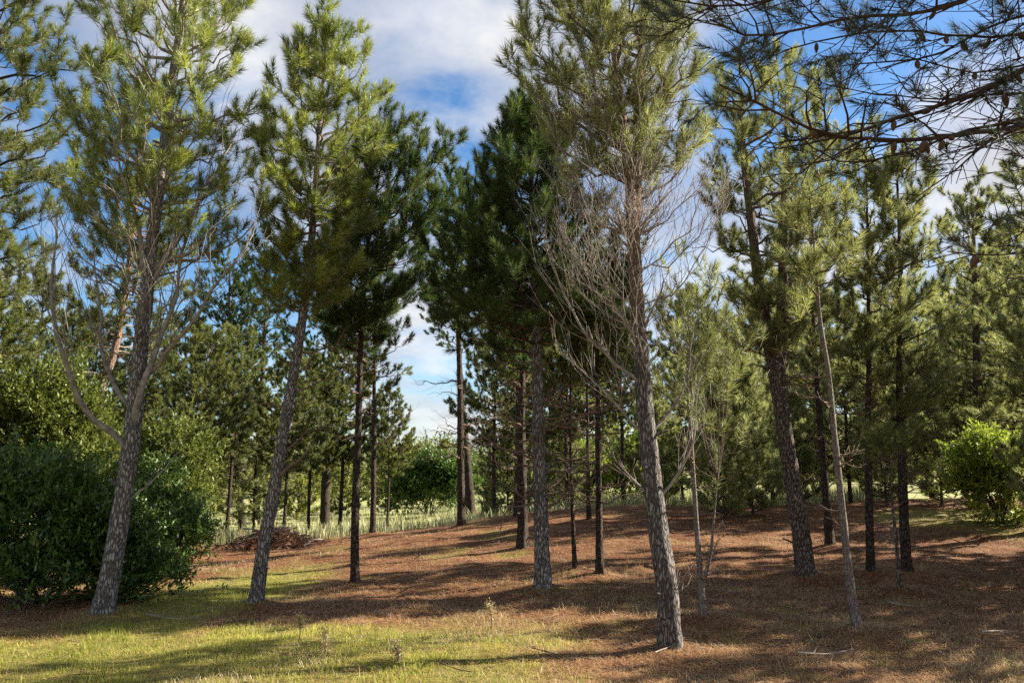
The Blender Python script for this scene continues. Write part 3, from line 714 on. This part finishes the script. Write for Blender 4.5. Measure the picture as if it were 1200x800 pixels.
def shrub(label, x, y, blobs, m, ncl, per, size, seed, group='shrubs', cat='shrub', name='shrub', bark='bark_brown'):
    rg = np.random.default_rng(seed); z0 = float(terr(x, y)); root = thing(name, label, cat, (x, y, z0), group)
    vol = np.array([b[3] * b[4] + b[4] * b[5] for b in blobs]); pr = vol / vol.sum()
    bi = rg.choice(len(blobs), ncl, p=pr); B = np.array(blobs)[bi]
    d = norm(rg.normal(size=(ncl, 3))); d[:, 2] = np.abs(d[:, 2]) * np.where(rg.random(ncl) < .8, 1, -1)
    lump = 1 + .3 * np.sin(5 * d[:, 0] + 3 * B[:, 0] + bi) * np.sin(6 * d[:, 2] + 4 * d[:, 1] + bi)
    C = B[:, :3] + d * B[:, 3:6] * (rg.uniform(.25, 1, ncl) ** .45 * lump * (rg.normal(1.0, .1, ncl) + (rg.random(ncl) < .14) * rg.uniform(.15, .6, ncl)))[:, None]
    ok = C[:, 2] > .03; C, d = C[ok], d[ok]
    V, t = leaves(C, d + UP * .5 + rg.normal(0, .3, C.shape), per, size, rg); k = len(V) // 4
    link('foliage', new_mesh('foliage', V, np.arange(4 * k), np.full(k, 4), M[m], False, {'tint': t}), root)
    ns = 9
    for i in range(ns):
        e = C[rg.integers(len(C))]; a = np.array([rg.normal(0, .12), rg.normal(0, .12), -.05]); 
        p = bez(a, a * .4 + e * np.array([.35, .35, .55]), e, 8); p[1:-1] += rg.normal(0, .03, (6, 3))
        m2, _ = limb_twigs(p, .03, rg, bare=True, sec_step=.25, sec_len=.4, ter=2)
        link('stem', m2.mesh('stem', M[bark]), root)
    return root

def gx(px, Y): return float(at(px, 550, Y)[0])
SH = 'dark broadleaf shrubs beside the grey trunk'
def lumps(x0, x1, dep, hs, k, seed):
    rg = np.random.default_rng(seed); out = []
    for i in range(k):
        u = rg.random(); h = np.interp(u, np.linspace(0, 1, len(hs)), hs) * rg.uniform(.82, 1.08); r = rg.uniform(.2, .42)
        out.append((x0 + (x1 - x0) * u, rg.uniform(-dep, dep), rg.uniform(.05, max(.2, h - r)) if i % 3 else max(.2, h - r), r * rg.uniform(.9, 1.3), r, r * rg.uniform(.7, 1.2)))
    return out
shrub('big dark glossy shrub behind the grey plated trunk, spreading to the picture edge', gx(60, 9.9), 9.9,
      lumps(-1.25, .75, .5, [2.1, 1.75, 1.9, 1.5, 1.7, 1.1], 30, 2), 'leaf_dark', 3600, 13, .075, 61, SH)
shrub('rounded dark shrub right of the grey plated trunk, hugging the grass', gx(150, 10.4), 10.4,
      lumps(-.4, .38, .35, [1.1, 1.25, .8], 11, 5), 'leaf_dark', 1500, 13, .07, 62, SH)
shrub('dark green shrub at the end of the shrub row by the grass strip', gx(196, 13.2), 13.2,
      lumps(-.6, .5, .4, [2., 1.7, 1.5, .9], 15, 8), 'leaf_dark', 2200, 13, .075, 63, SH)
shrub('tall olive green bush with a sunny yellow-green top, above the dark shrubs', gx(35, 13), 13,
      [(0, 0, 1.2, 1.2, .9, 1.2), (-.6, 0, 2.4, .9, .8, .8), (.25, .1, 2.55, .75, .7, .9), (.75, 0, 1.7, .6, .6, .9), (-1.2, 0, 1.6, .8, .7, 1.0)], 'leaf_olive', 5200, 12, .085, 64, SH)
shrub('fresh green leafy bush in the sun at the right, under the tall pines', gx(1168, 16.2), 16.2,
      [(0, 0, .6, .75, .6, .65), (-.25, 0, 1.15, .55, .5, .6), (.55, .1, .8, .6, .6, .7)], 'leaf_light', 2300, 12, .09, 65, 'bright green bushes')
shrub('bright yellow-green bush on the far grass between the dark trunk and the nearest pine', gx(748, 36), 36,
      [(0, 0, .8, 1.3, 1, .8), (.4, 0, 1.6, 1., .9, .8)], 'leaf_light', 1500, 12, .2, 66, 'bright green bushes')
shrub('bright yellow-green bush on the far grass behind the pole-thin trunk', gx(684, 38), 38,
      [(0, 0, .8, 1.1, 1, .8), (-.3, 0, 1.6, .9, .9, .8)], 'leaf_light', 1300, 12, .2, 67, 'bright green bushes')
shrub('dark round tree standing beyond the meadow left of the crossing pair', gx(503, 46), 46,
      [(0, 0, 1.3, .9, .8, .7), (.9, 0, 2.3, 1., .9, .6), (-1., 0, 1.7, .8, .8, .6), (.2, 0, 2.6, .7, .7, .6), (1.7, 0, 1.5, .8, .7, .7), (-1.6, 0, 1.0, .6, .6, .5)], 'leaf_dark', 1700, 12, .24, 68, None, 'tree', 'round_tree')
shrub('leafy light green tree behind the row of dark shrubs and the grey trunk', gx(195, 20), 20,
      [(0, 0, 1.2, 1., .9, 1.1), (.2, 0, 2.1, .8, .8, .8), (-.7, 0, 1.7, .7, .7, .8)], 'leaf_olive', 2600, 12, .11, 69, None, 'tree', 'leafy_tree')

# far wood that closes the view: reads as one mass
rgw = np.random.default_rng(5); Cw = []; Dw = []
for i in range(130):
    a = rgw.uniform(-.95, .95); rr = rgw.uniform(80, 125); x, y = rr * math.sin(a), rr * math.cos(a); h = rgw.uniform(4.5, 7.5); z0 = float(terr(x, y))
    k = 230; d = norm(rgw.normal(size=(k, 3))); d[:, 2] = np.abs(d[:, 2])
    Cw.append(np.array([x, y, z0]) + d * np.array([3.2, 2.5, h]) * rgw.uniform(.5, 1, (k, 1))); Dw.append(d)
V, t = leaves(np.concatenate(Cw), np.concatenate(Dw), 9, .42, rgw); k = len(V) // 4
w_ = link('far_wood', new_mesh('far_wood', V, np.arange(4 * k), np.full(k, 4), M['leaf_olive'], False, {'tint': t}))
w_['kind'] = 'stuff'; w_['label'] = 'far olive green wood closing the view beyond the meadow'; w_['category'] = 'wood'

# ------------------------------------------------------------------ ground
FEET = [(o.location[0], o.location[1]) for o in COL.objects if o.parent is None and o.name.startswith('pine_tree') and o.location[1] < 20]
_terr = terr
def terr(x, y):
    z = _terr(x, y)
    for fx, fy in FEET: z = z + .075 * np.exp(-((x - fx) ** 2 + (y - fy) ** 2) / .14)
    return z
def grass_mask(x, y):
    w1 = wob(x, y, .9, .4); w2 = wob(x, y, 2.2, 1.4)
    g1 = (1 - sst(7.4, 8.7, y + .35 * w1 + .22 * x * (x > -3) )) * (1 - sst(-.6, .9, x + .5 * w1))
    g2 = (1 - sst(.5, 1.2, np.hypot((x + 3.9) / 1.25, (y - 11.3) / 3.1) + .18 * w1))
    g3 = .5 * sst(.35, 1., w1 + .5 * w2 - .1) * sst(10.5, 12.5, y) * (1 - sst(20, 23, y)) * (1 - sst(1.5, 4, x))
    g4 = .8 * (1 - sst(.5, 1.1, np.hypot((x - 10.2) / 2.4, (y - 17.) / 2.6) + .2 * w1))
    g5 = .35 * sst(.4, 1., w2) * (1 - sst(9, 13, y)) * (x > .3)
    return np.clip(g1 + g2 + g3 + g4 + g5, 0, 1)
def meadow_mask(x, y): return sst(22.5 - 4 * (1 - sst(-7, 2, x)), 27, y)

def axis(lo, hi, step, far, nfar):
    core = np.arange(lo, hi, step); e = np.geomspace(1, far, nfar)
    return np.r_[lo - e[::-1] , core, hi + e]
xs = axis(-14, 15, .12, 500, 26); ys = axis(-4, 30, .12, 600, 28)
X, Yg = np.meshgrid(xs, ys, indexing='ij'); Z = terr(X, Yg)
Z = Z + .002 * np.random.default_rng(3).normal(size=Z.shape) * (Yg < 34) * (np.abs(X) < 18)
idx = np.arange(X.size).reshape(X.shape)
f = np.stack([idx[:-1, :-1], idx[1:, :-1], idx[1:, 1:], idx[:-1, 1:]], -1).reshape(-1, 4)
m, nt, out = mat('forest_floor')
tc = N(nt, 'ShaderNodeTexCoord'); ga = N(nt, 'ShaderNodeAttribute', attribute_name='grass'); ma = N(nt, 'ShaderNodeAttribute', attribute_name='meadow')
n1 = N(nt, 'ShaderNodeTexNoise', Scale=38., Detail=6., Roughness=.7); n2 = N(nt, 'ShaderNodeTexNoise', Scale=2.2, Detail=5.); n3 = N(nt, 'ShaderNodeTexNoise', Scale=9., Detail=4.)
for n_ in (n1, n2, n3): nt.links.new(tc.outputs['Object'], n_.inputs['Vector'])
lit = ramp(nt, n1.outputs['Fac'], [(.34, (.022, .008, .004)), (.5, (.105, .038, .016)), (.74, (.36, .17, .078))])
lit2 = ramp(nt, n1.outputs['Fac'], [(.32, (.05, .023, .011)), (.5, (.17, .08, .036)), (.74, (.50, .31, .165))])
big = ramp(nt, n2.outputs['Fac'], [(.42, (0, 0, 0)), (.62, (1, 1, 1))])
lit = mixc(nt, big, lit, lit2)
gr = ramp(nt, n3.outputs['Fac'], [(.3, (.09, .10, .02)), (.7, (.30, .28, .065))])
me_ = ramp(nt, n2.outputs['Fac'], [(.35, (.17, .19, .06)), (.65, (.38, .36, .16))])
gm = N(nt, 'ShaderNodeMath', operation='MULTIPLY'); nt.links.new(ga.outputs['Fac'], gm.inputs[0]); gm.inputs[1].default_value = .8
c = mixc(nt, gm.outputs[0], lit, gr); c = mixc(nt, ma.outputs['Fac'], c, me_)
b = N(nt, 'ShaderNodeBsdfPrincipled', Roughness=.95); b.inputs['Specular IOR Level'].default_value = .15; nt.links.new(c, b.inputs['Base Color'])
bp = N(nt, 'ShaderNodeBump', Strength=.9, Distance=.03); nt.links.new(n1.outputs['Fac'], bp.inputs['Height']); nt.links.new(bp.outputs[0], b.inputs['Normal'])
nt.links.new(b.outputs[0], out.inputs[0])
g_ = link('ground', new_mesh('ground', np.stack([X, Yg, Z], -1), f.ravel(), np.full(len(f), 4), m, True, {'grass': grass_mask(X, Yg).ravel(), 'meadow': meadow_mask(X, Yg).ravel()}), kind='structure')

def stuff(name, V, k, m, tint, label, cat):
    n = len(V) // k
    if k == 5:   # a blade: a quad below its bend and a triangle above
        i = np.arange(n)[:, None] * 5; lo = np.hstack([i, i + 1, i + 2, i + 4, i + 2, i + 3, i + 4]).ravel(); sz = np.tile([4, 3], n)
    else: lo = np.arange(n * k); sz = np.full(n, k)
    o = link(name, new_mesh(name, V, lo, sz, M[m], False, {'tint': tint}), kind='stuff'); o['label'] = label; o['category'] = cat; return o

def blades(x, y, h, w, lean, rg):
    n = len(x); z = terr(x, y) - .01; b = np.stack([x, y, z], 1); az = rg.uniform(0, 6.28, n)
    side = np.stack([np.cos(az), np.sin(az), 0 * az], 1) * (w / 2)[:, None]
    ln = rg.normal(0, lean, (n, 2)) * h[:, None]
    mid = b + np.c_[ln * .35, h * .6]; tip = b + np.c_[ln, h * np.clip(1 - .5 * (ln ** 2).sum(1) / h ** 2, .3, 1)]
    return np.stack([b - side, b + side, mid + side * .7, tip, mid - side * .7], 1).reshape(-1, 3)

rg = np.random.default_rng(91)
n = 620000; y = rg.uniform(5.4, 15.5, n); x = rg.uniform(-1, 1, n) * .74 * y; gmk = grass_mask(x, y)
keep = rg.random(n) < gmk ** 1.3 * (.35 + .65 * (wob(x, y, 5., .7) > -.3)) * np.clip(8.5 / y, .3, 1) * np.where(x < 1.2, 1, .5)
x, y = x[keep], y[keep]; h = rg.gamma(4, .011, len(x)) * (.75 + .35 * wob(x, y, 3., 2.)) ; h = np.clip(h, .015, .14)
t = np.clip(rg.normal(.45, .25, len(x)) + .2 * wob(x, y, 1.3, .2), 0, 1)
stuff('grass', blades(x, y, h, rg.uniform(.003, .006, len(x)), .55, rg), 5, 'grass', np.repeat(t, 5), 'short yellow-green grass in the sunny clearing', 'grass')
n = 900; cx = rg.uniform(-6, 1.5, n); cy = rg.uniform(5.6, 12, n); kp = rg.random(n) < sst(.55, 1, grass_mask(cx, cy)); cx, cy = cx[kp], cy[kp]; per = 22
x = np.repeat(cx, per) + rg.normal(0, .07, len(cx) * per); y = np.repeat(cy, per) + rg.normal(0, .07, len(cx) * per); hh = np.repeat(rg.gamma(3, .025, len(cx)), per) * rg.uniform(.5, 1.1, len(x))
stuff('grass_tufts', blades(x, y, np.clip(hh, .02, .15), np.full(len(x), .0028), .45, rg), 5, 'grass', np.repeat(np.clip(np.repeat(rg.normal(.5, .3, len(cx)), per), 0, 1), 5), 'longer tufts standing in the short sunny grass', 'grass')
# dry thin grass tufts through the litter
n = 3600; cy = 5.6 / (1 - rg.random(n) * .72); cx = rg.uniform(-.72, .72, n) * cy
kp = (rg.random(n) < np.clip(.2 + .6 * wob(cx, cy, 1.1, 3.), .04, .9)) & ~((cx < -2.5) & (cy < 8.4)); cx, cy = cx[kp], cy[kp]
per = 30; x = np.repeat(cx, per) + rg.normal(0, .15, len(cx) * per); y = np.repeat(cy, per) + rg.normal(0, .15, len(cx) * per)
stuff('dry_grass', blades(x, y, rg.uniform(.02, .12, len(x)), np.full(len(x), .004), .9, rg), 5, 'straw', np.repeat(rg.random(len(x)), 5), 'thin dry grass tufts growing through the pine litter', 'grass')
# tall pale meadow beyond the crest
n = 130000; y = 19 / (1 - rg.random(n) * .68); x = rg.uniform(-.72, .5, n) * y; keep = (rg.random(n) < meadow_mask(x, y) * np.clip(.55 + .5 * wob(x, y, .5, 1.), .1, 1)); x, y = x[keep], y[keep]
stuff('meadow_grass', blades(x, y, rg.uniform(.2, .62, len(x)), rg.uniform(.012, .03, len(x)), .25, rg), 5, 'meadow', np.repeat(rg.random(len(x)), 5), 'tall pale meadow grass beyond the crest', 'grass')
# fallen needles lying over the floor
n = 300000; y = 5.3 / (1 - rg.random(n) * .8); x = rg.uniform(-.74, .74, n) * y; keep = rg.random(n) < (1 - .8 * grass_mask(x, y)) * (1 - meadow_mask(x, y)); x, y = x[keep], y[keep]; n = len(x)
az = rg.uniform(0, 6.28, n); l = rg.uniform(.06, .16, n); w = .0028 * np.clip(y / 7, 1, 3)
d = np.stack([np.cos(az), np.sin(az), rg.normal(0, .18, n)], 1) * l[:, None]; sd = np.stack([-np.sin(az), np.cos(az), 0 * az], 1) * (w / 2)[:, None]
b_ = np.stack([x, y, terr(x, y) + rg.uniform(.006, .03, n)], 1)
stuff('fallen_needles', np.stack([b_ - sd, b_ + sd, b_ + d], 1).reshape(-1, 3), 3, 'litter', np.repeat(np.clip(rg.normal(.45, .3, n), 0, 1), 3), 'red-brown fallen pine needles carpeting the slope', 'pine litter')
# small fallen twigs, too many to count
n = 900; y = 5.5 / (1 - rg.random(n) * .72); x = rg.uniform(-.72, .72, n) * y; kp = rg.random(n) > .9 * np.minimum(1, 1.6 * grass_mask(x, y)); x, y = x[kp], y[kp]; n = len(x); az = rg.uniform(0, 6.28, n); l = rg.gamma(3, .06, n)
s = np.linspace(0, 1, 4); P = np.zeros((n, 4, 3)); P[..., 0] = x[:, None] + np.cos(az)[:, None] * l[:, None] * s; P[..., 1] = y[:, None] + np.sin(az)[:, None] * l[:, None] * s
P[..., :2] += rg.normal(0, .012, (n, 4, 2)); P[..., 2] = terr(P[..., 0], P[..., 1]) + .016 + rg.uniform(0, .03, n)[:, None] * s
mb = MB(); mb.tube(P, np.repeat(rg.uniform(.002, .006, n)[:, None], 4, 1), 4)
o = link('twig_litter', mb.mesh('twig_litter', M['dead_brown']), kind='stuff'); o['label'] = 'small grey twigs scattered over the pine litter'; o['category'] = 'twigs'

# ------------------------------------------------------------------ brush pile, sticks, weeds
rg = np.random.default_rng(44)
c0 = np.array([gx(328, 18.4), 18.4, 0.]); c0[2] = float(terr(c0[0], c0[1]))
bp_ = thing('brush_pile', 'heap of cut branches and red-brown needles at the foot of the dark trunks', 'brush pile', c0); bp_.scale = (.82, .82, .78)
for i in range(46):
    a = rg.uniform(0, 6.28); r = abs(rg.normal(0, .55)); x, y = r * math.cos(a) * 1.35, r * math.sin(a) * .7; hz = .48 * math.exp(-(x / 1.0) ** 2 - (y / .7) ** 2)
    l = rg.uniform(.5, 1.3); az = rg.uniform(0, 6.28); d3 = np.array([math.cos(az), math.sin(az) * .6, rg.normal(0, .22)]) * l / 2; m0 = np.array([x, y, .08 + hz * rg.uniform(.3, 1)])
    p = bez(m0 - d3, m0 + rg.normal(0, .08, 3), m0 + d3, 8); p[:, 2] = np.maximum(p[:, 2], .02)
    m2, _ = limb_twigs(p, rg.uniform(.012, .03), rg, bare=True, sec_step=.2, ter=2)
    link('stick', m2.mesh('stick', M['bleached' if i % 9 == 0 else ('dead_brown' if i % 3 else 'dead')]), bp_)
k = 900; x = rg.normal(0, .62, k); y = rg.normal(0, .35, k); z = .03 + rg.random(k) * .46 * np.exp(-(x / 1.0) ** 2 - (y / .7) ** 2)
V, t = needles(np.stack([x, y, z], 1), rg.normal(0, 1, (k, 3)) * [1, 1, .4], rg.uniform(.15, .3, k), 26, .18, .012, rg); q = len(V) // 3
link('dead_needles', new_mesh('dead_needles', V, np.arange(3 * q), np.full(q, 3), M['pile'], False, {'tint': t}), bp_)

def stick(label, pts, w, m='bleached', h=.03, tw=True):
    g0 = ground(*pts[0]); P = [ground(a, b) for a, b in pts]; root = thing('fallen_stick', label, 'stick', g0)
    P = np.array(P) - g0; P[:, 2] += h; m2, _ = limb_twigs(resample(P, 8), w, np.random.default_rng(int(pts[0][0])), bare=True, sec_step=.3, sec_len=.22, ter=0, upc=.02)
    link('stick', m2.mesh('stick', M[m]), root)
stick('pale forked fallen stick on the litter beside the crooked sapling', [(806, 674), (824, 676), (842, 668)], .011)
stick('bleached fallen stick lying at the foot of the nearest pine', [(768, 768), (783, 762), (796, 756)], .007)
stick('thin grey fallen stick on the grass between the two leaning grey trunks', [(170, 722), (205, 728), (250, 724)], .010, 'dead')
stick('pale fallen stick on the litter near the pale thin leaning trunk', [(935, 768), (968, 770), (1000, 764)], .009)
stick('short grey stick lying in the dark litter under the tiny sapling', [(1040, 708), (1062, 712), (1090, 714)], .012, 'dead')
stick('short pale stick lying on the shaded litter at the right edge', [(1150, 744), (1172, 742), (1196, 744)], .010)

def weed(label, px, py, h, seed, heads=True):
    rg = np.random.default_rng(seed); g0 = ground(px, py); root = thing('weed', label, 'weed', g0, 'weeds in the grass')
    p = resample(np.array([[0, 0, -.02], [.01, 0, h * .5], [-.01 - .02 * rg.random(), .01, h]]), 8)
    m2 = MB(); m2.tube(p[None], np.linspace(.006, .004, 8)[None], 5); link('stem', m2.mesh('stem', M['twig']), root)
    k = 150; u = rg.uniform(3.5 if heads else .5, 7, k); pp = np.stack([np.interp(u, np.arange(8), p[:, c]) for c in range(3)], 1); V, t = leaves(pp, rg.normal(0, 1, (k, 3)) + UP * .8, 3, .021 if heads else .026, rg); q = len(V) // 4
    link('seed_head' if heads else 'leaves', new_mesh('foliage', V, np.arange(4 * q), np.full(q, 4), M['straw'], False, {'tint': t}), root)
weed('pale yellow weed with a feathery head alone at the edge of the grass', 575, 738, .25, 1)
weed('upright weed of thin stalks in the sunny grass under the slim dark pine', 380, 768, .2, 2, False)
weed('thin pale weed stalk at the grass edge right of the leaning pine', 350, 752, .22, 3)
weed('short weed in the sunny grass below the slim dark pine, lower of the stalks', 465, 775, .12, 4, False)

# ------------------------------------------------------------------ light and sky
AZ, EL = R(74), R(30)
S = Vector((math.sin(AZ) * math.cos(EL), math.cos(AZ) * math.cos(EL), math.sin(EL)))
sl = bpy.data.lights.new('sun', 'SUN'); sl.energy = 5.0; sl.angle = R(.5); sl.color = (1, .92, .77)
so = bpy.data.objects.new('sun', sl); COL.objects.link(so); so.rotation_euler = S.to_track_quat('Z', 'Y').to_euler()

w = bpy.data.worlds.new('World'); SC.world = w; w.use_nodes = True; nt = w.node_tree; nt.nodes.clear()
out = nt.nodes.new('ShaderNodeOutputWorld')
sky = N(nt, 'ShaderNodeTexSky'); sky.sky_type = 'NISHITA'; sky.sun_disc = False; sky.sun_elevation = EL; sky.sun_rotation = AZ; sky.air_density = 1.; sky.dust_density = .4; sky.ozone_density = 3.
tc = N(nt, 'ShaderNodeTexCoord')
sep = N(nt, 'ShaderNodeSeparateXYZ'); nt.links.new(tc.outputs['Generated'], sep.inputs[0])
zc = N(nt, 'ShaderNodeMath', operation='MAXIMUM'); nt.links.new(sep.outputs['Z'], zc.inputs[0]); zc.inputs[1].default_value = 0.
za = N(nt, 'ShaderNodeMath', operation='ADD'); nt.links.new(zc.outputs[0], za.inputs[0]); za.inputs[1].default_value = .22
pr = N(nt, 'ShaderNodeVectorMath', operation='DIVIDE'); nt.links.new(tc.outputs['Generated'], pr.inputs[0])
cb = N(nt, 'ShaderNodeCombineXYZ'); 
for k in range(3): nt.links.new(za.outputs[0], cb.inputs[k])
nt.links.new(cb.outputs[0], pr.inputs[1])
mp = N(nt, 'ShaderNodeMapping'); mp.inputs['Scale'].default_value = (1, 1, .0); mp.inputs['Location'].default_value = (3.1, 7.7, 0); nt.links.new(pr.outputs[0], mp.inputs[0])
cn = N(nt, 'ShaderNodeTexNoise', Scale=2.3, Detail=10., Roughness=.6, Distortion=.5); nt.links.new(mp.outputs[0], cn.inputs['Vector'])
cm = N(nt, 'ShaderNodeMath', operation='MULTIPLY_ADD'); nt.links.new(cn.outputs['Fac'], cm.inputs[0]); cm.inputs[1].default_value = 1.9; cm.inputs[2].default_value = -.45
acc = cm.outputs[0]
for (px, py_, rad, amt) in [(470, 60, 15, .24), (560, 250, 5, -.16), (530, 175, 4.5, -.26), (478, 440, 8, .26), (1130, 235, 7.5, .5), (1110, 70, 13, -.24), (270, 300, 9, -.2), (250, 130, 8, .12), (860, 320, 7, .2), (100, 240, 9, -.1), (770, 170, 7, -.06), (130, 20, 6, -.1), (620, 60, 6, .1), (1020, 290, 6, .05), ('back', 0, 46, .34)]:
    d = np.array([-.35, -.8, .55]) if px == 'back' else ray(px, py_); d = d / np.linalg.norm(d)  # 'back': unseen cloud bank added behind the camera to brighten sides facing it
    dp = N(nt, 'ShaderNodeVectorMath', operation='DOT_PRODUCT'); nt.links.new(tc.outputs['Generated'], dp.inputs[0]); dp.inputs[1].default_value = d
    mr = N(nt, 'ShaderNodeMapRange', interpolation_type='SMOOTHSTEP'); nt.links.new(dp.outputs['Value'], mr.inputs[0]); mr.inputs[1].default_value = math.cos(R(rad * 1.5)); mr.inputs[2].default_value = 1.; mr.inputs[3].default_value = 0; mr.inputs[4].default_value = amt
    ad = N(nt, 'ShaderNodeMath', operation='ADD'); nt.links.new(acc, ad.inputs[0]); nt.links.new(mr.outputs[0], ad.inputs[1]); acc = ad.outputs[0]
mask = ramp(nt, acc, [(.34, (0, 0, 0)), (.6, (.5, .5, .5)), (1.0, (1, 1, 1))])
mp2 = N(nt, 'ShaderNodeMapping'); mp2.inputs['Location'].default_value = (3.25, 7.8, 0); mp2.inputs['Scale'].default_value = (1, 1, 0); nt.links.new(pr.outputs[0], mp2.inputs[0])
cn2 = N(nt, 'ShaderNodeTexNoise', Scale=2.6, Detail=6.); nt.links.new(mp2.outputs[0], cn2.inputs['Vector'])
ccol = ramp(nt, cn2.outputs['Fac'], [(.3, (2.7, 2.85, 3.35)), (.5, (3.8, 3.85, 4.1)), (.66, (5.2, 5.2, 5.2))])
hs = N(nt, 'ShaderNodeHueSaturation', Saturation=1.2, Value=.98); nt.links.new(sky.outputs[0], hs.inputs['Color'])
fin = mixc(nt, mask, hs.outputs[0], ccol)
bg = N(nt, 'ShaderNodeBackground', Strength=.055); nt.links.new(fin, bg.inputs[0]); nt.links.new(bg.outputs[0], out.inputs[0])

vs = SC.view_settings; vs.view_transform = 'Standard'; vs.look = 'None'; vs.gamma = 1.; vs.exposure = 1.85
SC.render.engine = 'CYCLES'; SC.cycles.max_bounces = 6; SC.cycles.diffuse_bounces = 3; SC.cycles.transmission_bounces = 3; SC.cycles.glossy_bounces = 2
SC.cycles.use_denoising = False

print('NEEDLES', STAT)
